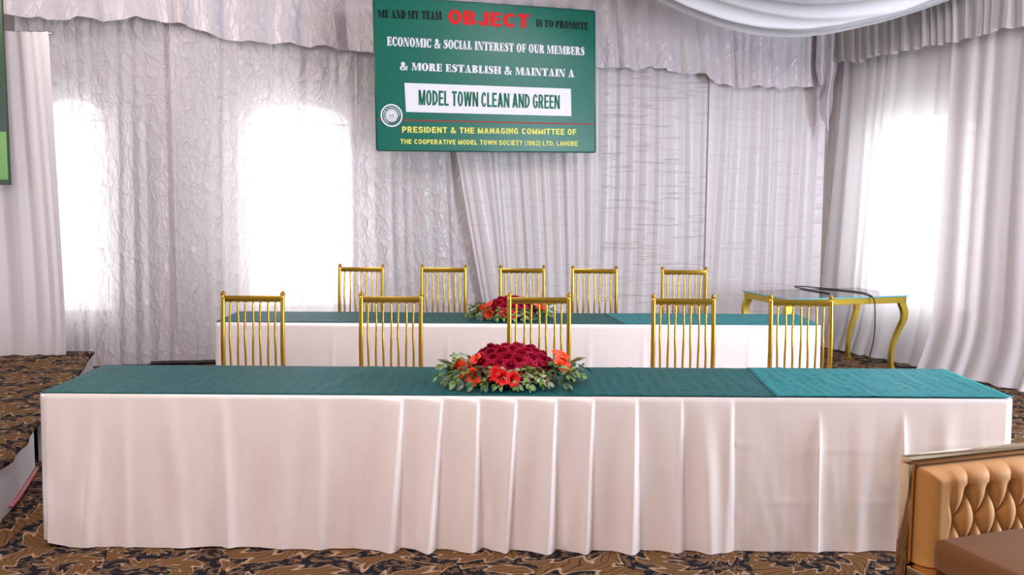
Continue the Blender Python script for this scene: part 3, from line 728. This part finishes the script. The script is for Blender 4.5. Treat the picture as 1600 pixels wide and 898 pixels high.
def front_main(x,s):
    ed=[a+(b-a)*s for a,b in zip(E0,E1)]
    base=.040*s+.018*s*n1(x*1.6,s)+.010*s*n1(x*4,s+5)
    xx=[ed[0]-.24]+ed
    for i in range(len(xx)-1):
        a,b=xx[i],xx[i+1]
        if a<=x<b:
            t=(x-a)/(b-a); lip=.93-.15*s
            amp=(.006+.056*s**.8)*(1.1 if i<7 else .6)
            if i==8: base+=.045*s*math.exp(-((t-.42)/.2)**2)
            if t<lip: v=(t/lip)**1.6
            else: q=(t-lip)/(1-lip); v=math.cos(q*PI/2)**.8
            return base+amp*v+s*(.0085*math.sin(t*7.5+i*2.1+1.2*math.sin(2.5*s+i))*math.sin(PI*t)+.005*mnoise.noise(Vector((x*16,s*2.2,i)))*min(1,(1-t)*5))
    # long loose folds either side of the pleats
    b=base
    for c,w,a,sl in ((-2.05,.03,.012,.05),(-1.86,.03,.014,.0),(-1.60,.045,.016,-.05),(-1.36,.03,.024,-.03),(-1.12,.06,.012,.04),(-.92,.035,.020,.0),(-.70,.04,.014,.02),(-2.2,.05,.01,.05)):
        cc=c+sl*(1-s); b+=a*s**.8*math.exp(-((x-cc)/w)**2)
    for c,a in ((aty(1275,760,FY0).x,.022),(aty(1406,760,FY0).x,.024)):
        for sg,w in ((-1,.016),(1,.016)):
            d=x-c
            if d*sg>0: b+=a*max(0,min(1,(s-.08)*4))*math.exp(-(abs(d)/w)) 
        b+=.022*s*math.exp(-((x-c-.20)/.05)**2)
    b+=.006*s*mnoise.noise(Vector((x*9,s*2.,2.)))+.003*s*mnoise.noise(Vector((x*24,s*5.,7.)))
    for zz in (.31,.67):
        if x>E1[-1]: b+=.0026*math.exp(-((s-zz-.012*math.sin(x*5))/.006)**2)
    return b
hempts=[(80,848),(110,855),(250,862),(330,853),(440,860),(560,858),(625,858),(628,856),(684,864),(700,860),(753,858),(800,864),(868,864),(926,866),(1000,864),(1071,869),(1147,866),(1272,866),(1275,863),(1400,866),(1590,872)]
hx=[aty(p,q,FY0-.03).x for p,q in hempts]; hz=[max(.004,aty(p,q,FY0-.045).z) for p,q in hempts]
hem_main=lambda x: float(np.interp(x,hx,hz))
skirt('tablecloth','white pleated satin tablecloth hanging to the floor around the long front table',FX0,FX1,FY0,FY1,.75,front_main,hem_main,1)
RX0,RX1,RY0,RY1=-2.22,2.315,7.09,7.72
def front_rear(x,s):
    b=.012*s+.012*s*n1(x*2,s)
    for px in (520,700,920,1005,1170): 
        c=aty(px,560,RY0).x; b+=.014*s*math.exp(-((x-c)/.018)**2)
    return b
skirt('tablecloth','plain white tablecloth around the long rear table behind the first row of chairs',RX0,RX1,RY0,RY1,.75,front_rear,lambda x:.006,5,24,.012)
# the tables themselves, under their cloths
def table(name,label,x0,x1,y0,y1):
    e=thing(name,label,'table',((x0+x1)/2,(y0+y1)/2,0)); o=e.location
    wood=principled('table_board',(.25,.17,.10),.5,bump=12,bumpstr=.1)
    mb=MB().box((x0+.03,y0+.03,.715),(x1-.03,y1-.03,.742),.003); mb.v=[v-o for v in mb.v]; mb.build('tabletop',wood,e)
    for x in (x0+.2,(x0+x1)/2-.1,(x0+x1)/2+.1,x1-.2):
        for y in (y0+.12,y1-.12):
            mb=MB().tube([(x,y,.715),(x,y,0)],.016,8); mb.v=[v-o for v in mb.v]; mb.build('leg',m_steel,e,True)
table('banquet_table','long front table under the pleated white tablecloth',FX0,FX1,FY0,FY1)
table('banquet_table','long rear table under the plain white tablecloth',RX0,RX1,RY0,RY1)

def runner(label,xa,xb,xc,xd,y0,y1,h,seed,creases=(),mat=m_teal):
    """thin cloth on the table; xa,xb = left/right ends at the front, xc,xd at the back"""
    n=max(20,int((xb-xa)/.02)); r=26; V=[]
    for j in range(r):
        t=j/(r-1); y=y0+(y1-y0)*t
        for i in range(n):
            u=i/(n-1); x=(xa+(xb-xa)*u)*(1-t)+(xc+(xd-xc)*u)*t
            z=h+.0015+.0014*(1+mnoise.noise(Vector((x*3,y*5,seed))))
            for (c,sl,a) in creases:
                d=x-(c+sl*(y-y0)); z+=a*math.exp(-(d/.012)**2)
            V.append((x,y,z))
    m=len(V); top=gridfaces(r,n)
    V2=[(v[0],v[1],v[2]-.0022) for v in V]; bot=[[m+i for i in q[::-1]] for q in top]
    bd=list(range(n))+[j*n+n-1 for j in range(1,r)]+[(r-1)*n+i for i in range(n-2,-1,-1)]+[j*n for j in range(r-2,0,-1)]
    side=[[bd[i],m+bd[i],m+bd[(i+1)%len(bd)],bd[(i+1)%len(bd)]] for i in range(len(bd))]
    org=Vector(((xa+xb)/2,(y0+y1)/2,h)); o=link('table_runner',[Vector(v)-org for v in V+V2],top+bot+side,mat); o.location=org
    tag(o,label,'table cloth','teal cloths on the tables'); return o
ins=.012
s1=aty(893,620,FY0).x; s2=aty(1212,622,FY0).x; s2b=aty(1166,578,FY1).x
runner('teal patterned cloth covering the left half of the front table, left of the flowers',FX0+ins,s1+.02,FX0+ins,s1+.0,FY0+.004,FY1-.014,.7505,2,((-.95,.25,.003),(-1.6,.1,.002),(-.55,-.1,.002)))
runner('teal cloth on the front table between the flowers and the right-hand cloth',s1,s2+.02,s1-.02,s2b+.02,FY0+.004,FY1-.014,.7535,3,((.62,.05,.003),(.95,.3,.003),(.45,.2,.002)))
runner('teal cloth with dashed weave and painted-in sheen on the right end of the front table',s2,FX1-ins,s2b,FX1-ins,FY0+.004,FY1-.014,.7565,4,((1.75,-.35,.004),(2.05,.1,.002)),m_teal_sheen)
s3=aty(975,505,RY0).x
runner('teal cloth on the left and middle of the rear table, under the smaller flowers',RX0+ins,s3+.02,RX0+ins,s3-.08,RY0+.004,RY1-.014,.7505,6,((-1.0,.4,.002),))
runner('teal cloth with painted-in sheen on the right end of the rear table, near the gold table',s3,RX1-ins,s3-.1,RX1-ins,RY0+.004,RY1-.014,.7535,7,((1.4,.2,.002),),m_teal_sheen)

# ------------------------------------------------------------------ chairs
CH=1.085; CW=.383
def make_chair():
    e=thing('banquet_chair','','chair',(0,0,0))
    yb=.0; hw=CW/2
    for sx in (-1,1):     # rear legs run up into the capped back posts
        pts=spline([(sx*hw*.98,yb+.09,0),(sx*hw,yb+.02,.44),(sx*hw,yb+.005,.75),(sx*hw,yb+.03,CH-.018)],8)
        MB().tube(pts,.0145,12).build('back_post',m_gold,e,True)
        c=MB().lathe([(.0145,0),(.0175,.002),(.0175,.008),(.0135,.010),(.0125,.014),(.008,.020),(.001,.022)],14,(sx*hw,yb+.03,CH-.022))
        c.build('post_cap',m_gold,e,True)
        MB().tube([(sx*(hw-.005),yb-.40,.44),(sx*(hw+.003),yb-.415,.22),(sx*(hw+.005),yb-.42,0)],.0135,12).build('front_leg',m_gold,e,True)
        MB().tube([(sx*hw,yb+.03,.20),(sx*hw,yb-.41,.20)],.009,8).build('stretcher',m_gold,e,True)
    zr=CH-.050
    o=MB().box((-hw+.008,yb+.016,zr-.020),(hw-.008,yb+.036,zr+.020),.005).build('top_rail',m_gold,e); autosmooth(o,50)
    for k in range(7):
        x=-hw+.046+(CW-.092)*k/6
        pts=spline([(x*1.0,yb+.024,zr-.018),(x+.004*(1 if k%2 else -1),yb+.012,.84),(x,yb+.006,.68),(x*.98,yb+.012,.47)],7)
        MB().tube(pts,[.0062 if i<9 else .0072 for i in range(len(pts))],8).build('spindle',m_gold,e,True)
    mb=MB()
    mb.tube([(-hw,yb+.016,.465),(hw,yb+.016,.465)],.011,8); mb.tube([(-hw,yb-.40,.44),(hw,yb-.40,.44)],.011,8)
    for sx in (-1,1): mb.tube([(sx*hw,yb+.016,.44),(sx*hw,yb-.40,.44)],.011,8)
    mb.build('seat_frame',m_gold,e,True)
    o=MB().box((-hw+.004,yb-.415,.45),(hw-.004,yb-.006,.495),.018).build('seat',m_white,e); autosmooth(o,60)
    return e
proto=make_chair()
rowA=[(394,6.10,.00,'leftmost chair of the front row, gold metal, behind the left end of the front table'),
      (610.5,6.10,.02,'second gold metal chair from the left in the front row, left of the big flowers'),
      (842.5,6.10,.02,'gold metal chair in the front row right behind the large flower arrangement'),
      (1068.5,6.08,-.03,'fourth gold metal chair from the left in the front row, right of the big flowers'),
      (1252.5,6.06,-.02,'rightmost gold metal chair of the front row, in front of the gold table')]
rowB=[(564,8.45,-.05,'leftmost gold metal chair of the back row, behind the rear table'),
      (693,8.45,.03,'second gold metal chair from the left in the back row, left of the rear flowers'),
      (815.5,8.42,.06,'middle gold metal chair of the back row, directly behind the rear flowers'),
      (928,8.42,-.06,'fourth gold metal chair from the left in the back row'),
      (1068.5,8.36,.02,'rightmost gold metal chair of the back row, nearest the gold table')]
first=True
for grp,row in (('gold chairs behind the front table',rowA),('gold chairs behind the rear table',rowB)):
    for px,y,rz,lab in row:
        o=proto if first else copytree(proto); first=False
        p=aty(px,500,y); o.location=(p.x,y,0); o.rotation_euler=(0,0,rz); o['label']=lab; o['group']=grp

# ------------------------------------------------------------------ flowers
m_rose=principled('crimson_petals',(.27,.002,.016),.5,0,.2,sheen=.0,varcol=(.42,.005,.045),varscale=30)
m_oran=principled('orange_petals',(.85,.085,.015),.45,0,.35,varcol=(.75,.03,.012),varscale=40)
m_redg=principled('scarlet_petals',(.62,.008,.010),.45,0,.3)
m_leaf=principled('leaf_green',(.10,.19,.035),.38,0,.5,varcol=(.16,.26,.06),varscale=25)
m_leafd=principled('leaf_dark_green',(.035,.085,.03),.4,0,.5,varcol=(.06,.12,.05),varscale=25)
m_leafp=principled('leaf_pale_green',(.30,.40,.24),.4,0,.5)
m_stem=principled('stem_green',(.14,.16,.05),.5)
m_tray=principled('foam_tray',(.02,.05,.03),.6)
def rose_mesh(seed,Rr=.037):
    r=random.Random(seed); mb=MB()
    def petal(phi,w,rad,h,open_,curl,th):
        nb,na=6,7; V=[]
        for i in range(nb):
            b=i/(nb-1)
            for j in range(na):
                a=j/(na-1)*2-1
                edge=1-.12*a*a*b
                rr=rad*(.25+.75*b**.7)*(1+open_*b*b)
                z=h*(b*edge)-curl*h*max(0,b-.7)*2.2
                ang=phi+a*w*(.35+.65*b**.6)
                ruf=.10*rad*math.sin(a*7+th)*b
                V.append(((rr+ruf)*math.cos(ang),(rr+ruf)*math.sin(ang),z+.045*h*math.sin(a*4+th*2)*b*b-.25*h))
        mb.add(V,gridfaces(nb,na))
    for (cnt,w,rad,h,op,cu) in ((3,1.3,.20,.92,.05,0),(4,1.15,.36,.98,.12,.1),(4,1.1,.54,.98,.2,.35),(5,1.0,.74,.88,.25,.5),(6,.9,.92,.68,.25,.6),(6,.9,1.02,.42,.3,.8)):
        p0=r.uniform(0,6)
        for k in range(cnt): petal(p0+2*PI*k/cnt+r.uniform(-.15,.15),w,rad*Rr,h*Rr*1.25,op,cu,r.uniform(0,6))
    mb.lathe([(.001,-.2*Rr),(.20*Rr,.1*Rr),(.23*Rr,.45*Rr),(.17*Rr,.74*Rr),(.08*Rr,.86*Rr),(.001,.88*Rr)],9)
    return mb
def glad_mesh(seed,L=.06):
    r=random.Random(seed); mb=MB()
    for k in range(6):
        phi=2*PI*k/6+.2*r.random(); nb,na=8,7; V=[]; w=.62 if k%2 else .5
        for i in range(nb):
            b=i/(nb-1)
            for j in range(na):
                a=j/(na-1)*2-1
                width=w*math.sin(PI*min(1,.12+b*.80))**.7
                rr=L*(.08+.75*b**1.7); z=L*(1.05*b-.35*b**4)
                tx=a*width*L*.75*(.4+b)
                c,s=math.cos(phi),math.sin(phi)
                rr+=-.25*abs(a)**2*L*.5*b+.05*L*math.sin(a*6+k)*b
                V.append((rr*c-tx*s,rr*s+tx*c,z))
        mb.add(V,gridfaces(nb,na))
    mb.tube([(0,0,0),(0,0,L*.8)],[.002,.0025],6)
    return mb
def sprig_mesh(seed,n=9,L=.14,lw=.022):
    r=random.Random(seed); mb=MB()
    pts=spline([(0,0,0),(.35*L,.0,.18*L),(.7*L,.02*L*r.uniform(-3,3),.12*L),(L,.04*L*r.uniform(-3,3),-.08*L)],5)
    mb.tube(pts,[.0022-.0012*i/(len(pts)-1) for i in range(len(pts))],5)
    def leaf(p,d,l,w):
        d=d.normalized(); side=d.cross(Vector((0,0,1)))
        if side.length<.1: side=Vector((0,1,0))
        side.normalize(); up=side.cross(d)
        roll=r.uniform(-.7,.7); side=side*math.cos(roll)+up*math.sin(roll); up=side.cross(d)
        V=[];nb=6
        for i in range(nb):
            b=i/(nb-1); ww=w*math.sin(PI*(b*.94+.03))**.75*.5
            c=p+d*(l*b)-up*(.18*l*b*b)
            V+= [c+side*ww+up*(.25*ww),c,c-side*ww+up*(.25*ww)]
        mb.add(V,gridfaces(nb,3))
    m=len(pts)
    for k in range(n):
        i=min(m-1,int((k+1.5)/(n+1)*m)); p=pts[i]; d=(pts[min(i+1,m-1)]-pts[max(i-1,0)]).normalized()
        sg=1 if k%2 else -1; sd=Vector((-d.y,d.x,0)).normalized()*sg
        leaf(p,d*.7+sd*.8+Vector((0,0,r.uniform(-.3,.4))),lw*r.uniform(1.2,1.8),lw*r.uniform(.8,1.05))
    leaf(pts[-1],(pts[-1]-pts[-2]),lw*1.7,lw)
    return mb
def meshdata(mb,name,mat):
    o=mb.build(name,mat,None,True); me=o.data; bpy.data.objects.remove(o); return me
ROSES=[meshdata(rose_mesh(i),'rose',m_rose) for i in range(5)]
GLADO=[meshdata(glad_mesh(i),'gladiolus_bloom',m_oran) for i in range(3)]; GLADR=[meshdata(glad_mesh(i+9),'gladiolus_bloom',m_redg) for i in range(2)]
SPR=[meshdata(sprig_mesh(i,9,.14,.021),'leaf_sprig',mm) for i,mm in enumerate((m_leaf,m_leaf,m_leafd,m_leafp,m_leaf,m_leafd))]
def arrangement(label,cx,cy,h,k,seed):
    r=random.Random(seed); e=thing('flower_arrangement',label,'flowers',(cx,cy,h),0,None)
    def put(name,me,loc,direction,scale=1,spin=None):
        o=bpy.data.objects.new(name,me); COL.objects.link(o); o.parent=e
        q=Vector(direction).normalized().to_track_quat('Z','Y').to_matrix().to_4x4()
        o.matrix_local=Matrix.Translation(Vector(loc)*k)@q@Matrix.Rotation(spin if spin is not None else r.uniform(0,6),4,'Z')@Matrix.Scale(scale*k,4)
        return o
    def sprig(loc,az,pitch,scale,me=None):
        o=bpy.data.objects.new('leaf_sprig',me or r.choice(SPR)); COL.objects.link(o); o.parent=e
        Q=Matrix.Translation(Vector(loc)*k)@Matrix.Rotation(az,4,'Z')@Matrix.Rotation(-pitch,4,'Y')@Matrix.Rotation(r.uniform(-.5,.5),4,'X')@Matrix.Scale(scale*k,4)
        lo=min((Q@v.co).z for v in o.data.vertices)
        if lo<.004: Q=Matrix.Translation((0,0,.004-lo))@Q
        o.matrix_basis=Q
    mb=MB().lathe([(.001,0),(.10,0),(.115,.01),(.118,.035),(.10,.05),(.001,.055)],20); mb.v=[Vector((v.x*1.5,v.y,v.z))*k for v in mb.v]
    mb.build('tray',m_tray,e,True)
    # dome of roses
    rx,ry,rz,zc=.195,.135,.125,.055
    pts=[]
    N=62; ga=PI*(3-5**.5)
    for i in range(N):
        z=1-(i+.5)/N*1.05; rad=math.sqrt(max(0,1-z*z)); a=i*ga
        pts.append((rad*math.cos(a),rad*math.sin(a),z))
    for (x,y,z) in pts:
        j=lambda s: r.uniform(-s,s)
        if z*rz+zc<.02: continue
        put('rose',r.choice(ROSES),(x*rx+j(.006),y*ry+j(.006),zc+z*rz+j(.007)),(x/rx*.16+j(.15),y/ry*.13+j(.15),max(-.1,z)/rz*.12+.25),r.uniform(.85,1.1))
    # gladioli
    for loc,d in (((-.215,-.07,.075),(-.8,-.5,.25)),((-.175,-.11,.055),(-.35,-.9,.1)),((-.165,-.06,.10),(-.6,-.3,.75)),((-.245,-.04,.085),(-.9,.1,.5)),((.225,-.05,.085),(.6,-.45,.6)),((.255,-.03,.075),(.85,-.3,.2)),((.235,-.0,.11),(.35,-.2,.9))):
        put('gladiolus_bloom',r.choice(GLADO),loc,d,r.uniform(.95,1.15))
    for loc,d in (((-.035,-.195,.060),(-.2,-.9,.3)),((-.005,-.195,.055),(.35,-.9,.25)),((-.065,-.18,.07),(-.6,-.7,.5))):
        put('gladiolus_bloom',r.choice(GLADR),loc,d,.85)
    for sx,zz in ((-1,.085),(1,.10)):      # bud stems pointing outwards
        mb=MB().tube([Vector((sx*.16,-.02,zz-.02))*k,Vector((sx*.27,-.035,zz+.01))*k,Vector((sx*.36,-.04,zz+.03))*k],[.006*k,.005*k,.002*k],7)
        mb.tube([Vector((sx*.29,-.03,zz+.012))*k,Vector((sx*.335,-.045,zz+.035))*k,Vector((sx*.375,-.05,zz+.042))*k],[.004*k,.008*k,.002*k],7)
        mb.build('bud_stem',m_stem,e,True)
    # foliage skirt
    for i in range(40):
        a=2*PI*i/40+r.uniform(-.08,.08); ca,sa=math.cos(a),math.sin(a)
        sprig((ca*.16,sa*.10,.055+r.uniform(-.01,.02)),a,r.uniform(-.25,.12),r.uniform(.8,1.15)*(1.0+.25*abs(ca)))
    for a,p,s in ((PI-.15,.22,1.25),(PI+.2,.0,1.3),(.1,.15,1.35),(-.25,.02,1.25),(-.5,.1,1.1),(PI-.5,.5,1.1)):
        sprig((math.cos(a)*.19,math.sin(a)*.1,.06),a,p,s)
    for a in (-1.2,-1.45,-1.75,-1.0,-2.1,-.8):
        sprig((math.cos(a)*.14,math.sin(a)*.10,.05),a,-.32,1.0,SPR[3] if a in (-1.2,-1.45) else None)
c=atz(799,600,.75)
arrangement('large low arrangement of crimson roses and orange gladioli on the front table',c.x,4.84,.756,1.0,4)
c=aty(798,495,7.38)
arrangement('smaller red flower arrangement on the rear table, behind the middle front chair',c.x,7.36,.753,.88,9)

# ------------------------------------------------------------------ gold side table with black glass
def goldtable():
    h=.74
    f=atz(1230,467,h); rz=math.radians(17); ux=Vector((math.cos(rz),math.sin(rz),0)); w=1.36; d=.80
    e=thing('gold_table','gold table with curved legs and black glass top by the right corner','table',(f.x,f.y,0),rz)
    o=MB().box((0,0,h-.012),(w,d,h),.002).build('glass_top',[m_glass],e)
    o2=MB()
    t=.004
    o2.box((-t,-t,h-.011),(w+t,0,h-.001)).box((-t,d,h-.011),(w+t,d+t,h-.001)).box((-t,0,h-.011),(0,d,h-.001)).box((w,0,h-.011),(w+t,d,h-.001))
    o2.build('glass_edge',m_glassedge,e)
    ap=MB(); a=.010
    ap.box((a,a,h-.075),(w-a,a+.02,h-.012),.003).box((a,d-a-.02,h-.075),(w-a,d-a,h-.012),.003).box((a,a,h-.075),(a+.02,d-a,h-.012),.003).box((w-a-.02,a,h-.075),(w-a,d-a,h-.012),.003)
    ap.build('apron',m_goldpaint,e)
    # cabriole legs: S-shaped flat bars set on the diagonal
    for cx,cy,sx,sy in ((0,0,-1,-1),(w,0,1,-1),(0,d,-1,1),(w,d,1,1)):
        prof=[(.030,h-.03,.10),(.012,h-.09,.095),(-.012,h-.16,.085),(-.010,h-.24,.075),(.03,h-.34,.062),(.075,h-.46,.05),(.095,h-.58,.042),(.092,.05,.040),(.080,.012,.055),(.080,0,.06)]
        ctr=spline([(p[0],p[2],p[1]) for p in prof],5); V=[]
        for p in ctr:
            q,wd,z=p.x,p.y,p.z; th=.030
            # local x inward along the long side, thickness across
            for (du,dv) in ((-wd/2,-th),(wd/2,-th),(wd/2,th),(-wd/2,th)):
                V.append((cx-sx*(q+.012+du*.75+.015),cy-sy*(.035+dv*.8+q*.25),z))
        m=len(ctr); Fc=[[i*4+k,i*4+(k+1)%4,(i+1)*4+(k+1)%4,(i+1)*4+k] for i in range(m-1) for k in range(4)]+[[0,1,2,3],[(m-1)*4+k for k in (3,2,1,0)]]
        if sx*sy<0: Fc=[q[::-1] for q in Fc]
        autosmooth(link('leg',V,Fc,m_goldpaint,e),40)
    return h,rz,f,w,d
gh,grz,gf,gw,gd=goldtable()

def cable(label,pts,r=.006,n=8,name='cable',cat='cable',group=None):
    P=spline(pts,n); org=P[0].copy(); org.z=0
    mb=MB().tube([p-org for p in P],r,7); o=mb.build(name,m_black,None,True); o.location=org
    return tag(o,label,cat,group)
def gz(px,py,h=.008): return atz(px,py,h)
z1=gh+.007
edge=atz(1368,466,gh); 
def tp(px,py): q=atz(px,py,gh); return Vector((q.x,q.y,z1))
pts=[tp(1296,459),tp(1262,453),tp(1242,449),tp(1252,448.3),tp(1290,451.5),tp(1330,455.5),tp(1352,459)]
last=tp(1362,463.5)
front=gf+(Vector((math.cos(grz),math.sin(grz),0))*((last-gf).dot(Vector((math.cos(grz),math.sin(grz),0)))))
front=Vector((front.x,front.y-.03,0))
pts+=[last,Vector((front.x,front.y+.02,gh+.008)),Vector((front.x+.03,front.y-.015,gh-.05)),Vector((front.x+.045,front.y-.01,.40)),Vector((front.x+.01,front.y,.15)),Vector((front.x-.03,front.y+.02,.012)),Vector((front.x-.10,front.y+.10,.008))]
cable('black cable lying across the black glass top and hanging down the front',pts,.006)
cable('black cable snaking over the carpet under the gold table',[gz(1312,546),gz(1330,555),gz(1345,552),gz(1362,562),gz(1380,560),gz(1392,570),gz(1415,572),gz(1440,574)],.007)
cable('black cable curling beside the right leg of the gold table',[gz(1335,560),gz(1365,566),gz(1395,563),gz(1405,572),gz(1430,577),gz(1455,576),gz(1470,580)],.007)
cable('black cable looping on the carpet at the right edge of the photo',[gz(1545,588),gz(1562,594),gz(1580,590),gz(1592,597),gz(1615,596)],.008)
cable('second black cable at the right edge, running along the curtain hem',[gz(1535,592),gz(1560,590),gz(1585,596),gz(1620,602)],.007)
cable('black cable along the foot of the left curtains',[gz(236,567.5,.02),gz(262,566.5,.02),gz(300,566,.02),gz(345,564.5,.02),gz(400,563,.02)],.022,name='cable_cover',cat='cable cover')

# ------------------------------------------------------------------ sofa
def sofa():
    H=.72; a=atz(1416,714,H); b=atz(1600,693,H)
    ux=(b-a); ux.z=0; ux.normalize(); rz=math.atan2(ux.y,ux.x)-.02
    e=thing('sofa','tan tufted velvet sofa with mirrored gold frame at the lower right','sofa',(a.x,a.y,0),rz)
    # local: x along the back, -y towards the camera, origin at the left end of the frame
    L=1.75; D=.74; t=.024; bd=.032
    fr=MB()
    fr.box((0,-.022,.0),(t,bd,H-t),.003)                       # left post
    fr.box((L-t,-.03,.0),(L,bd,H-t),.003)
    fr.box((0,-.03,H-t),(L,bd,H),.003)                        # top rail
    fr.box((t,.025,.10),(L-t,bd,H-t))                          # back panel
    autosmooth(fr.build('back_frame',m_mirror,e),30)
    base=MB().box((.0,-D,.10),(L,-.03,.30),.004); autosmooth(base.build('base_frame',m_mirror,e),30)
    for x in (.05,L-.05):
        for y in (-D+.05,.05): MB().box((x-.03,y-.03,0),(x+.03,y+.03,.10),.003).build('leg',m_mirror,e)
    # tufted back cushion
    x0,x1=t+.012,L-t-.012; z0,z1_=.302,H-t-.012
    btn=[]
    sx,sz=.108,.112
    for row in range(4):
        z=z1_-.092-row*sz
        for k in range(-1,18):
            btn.append((x0+.185+k*sx+(0 if row%2==0 else -sx/2),z))
    nx,nz=320,70; V=[]
    B=np.array(btn)
    xs=np.linspace(x0,x1,nx); zs=np.linspace(z0,z1_,nz)
    for z in zs:
        for x in xs:
            zb_=z1_-.092; xb_=x0+.185
            qa=(x-xb_)/sx+(z-zb_)/(2*sz); qb=(x-xb_)/sx-(z-zb_)/(2*sz)
            puff=(abs(math.sin(PI*qa))*abs(math.sin(PI*qb)))**.36
            if z>zb_:                                   # straight pleats run up from the first row
                k=min(1,(z-zb_)/.03); pv=.55+.45*abs(math.sin(PI*(x-xb_)/sx))**.5
                puff=puff*(1-k)+pv*k
            if x<xb_-sx*.6: 
                k=min(1,(xb_-sx*.6-x)/.03); puff=puff*(1-k)+.8*k
            ed=max(0,min(1,(x-x0)/.06,(x1-x)/.06,(z1_-z)/.05)); rnd=math.sqrt(1-(1-ed)**2)
            y=-(.050*rnd+.042*puff*rnd)
            V.append((x,y-.012,z))
    n=len(V); back=[(v[0],.055,v[2]) for v in (V[0],V[nx-1],V[-1],V[-nx])]
    Fc=gridfaces(nz,nx)
    # close the sides
    bd_=[(i,0) for i in range(nx)]
    V2=[(x,.022,z0) for x in xs]; V3=[(x,.022,z1_) for x in xs]; V4=[(x0,.022,z) for z in zs]; V5=[(x1,.022,z) for z in zs]
    o2=n; V+=V2; o3=len(V); V+=V3; o4=len(V); V+=V4; o5=len(V); V+=V5
    Fc+= [[i+1,i,o2+i,o2+i+1] for i in range(nx-1)]
    Fc+= [[(nz-1)*nx+i,(nz-1)*nx+i+1,o3+i+1,o3+i] for i in range(nx-1)]
    Fc+= [[j*nx,(j+1)*nx,o4+j+1,o4+j] for j in range(nz-1)]
    Fc+= [[(j+1)*nx+nx-1,j*nx+nx-1,o5+j,o5+j+1] for j in range(nz-1)]
    cu=link('tufted_back',V,Fc,m_velvet,e)
    for (x,z) in btn:
        if x0+.05<x<x1-.05 and z>.42 and z<z1_-.03:
            mb=MB().lathe([(.001,0),(.008,.001),(.009,.004),(.006,.008),(.001,.009)],10)
            mb.v=[Vector((x+v.x,-.062-v.z,z+v.y)) for v in mb.v]; mb.build('button',m_velvet,e,True)
    # seat cushion
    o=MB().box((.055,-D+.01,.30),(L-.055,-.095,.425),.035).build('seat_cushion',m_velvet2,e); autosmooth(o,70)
sofa()
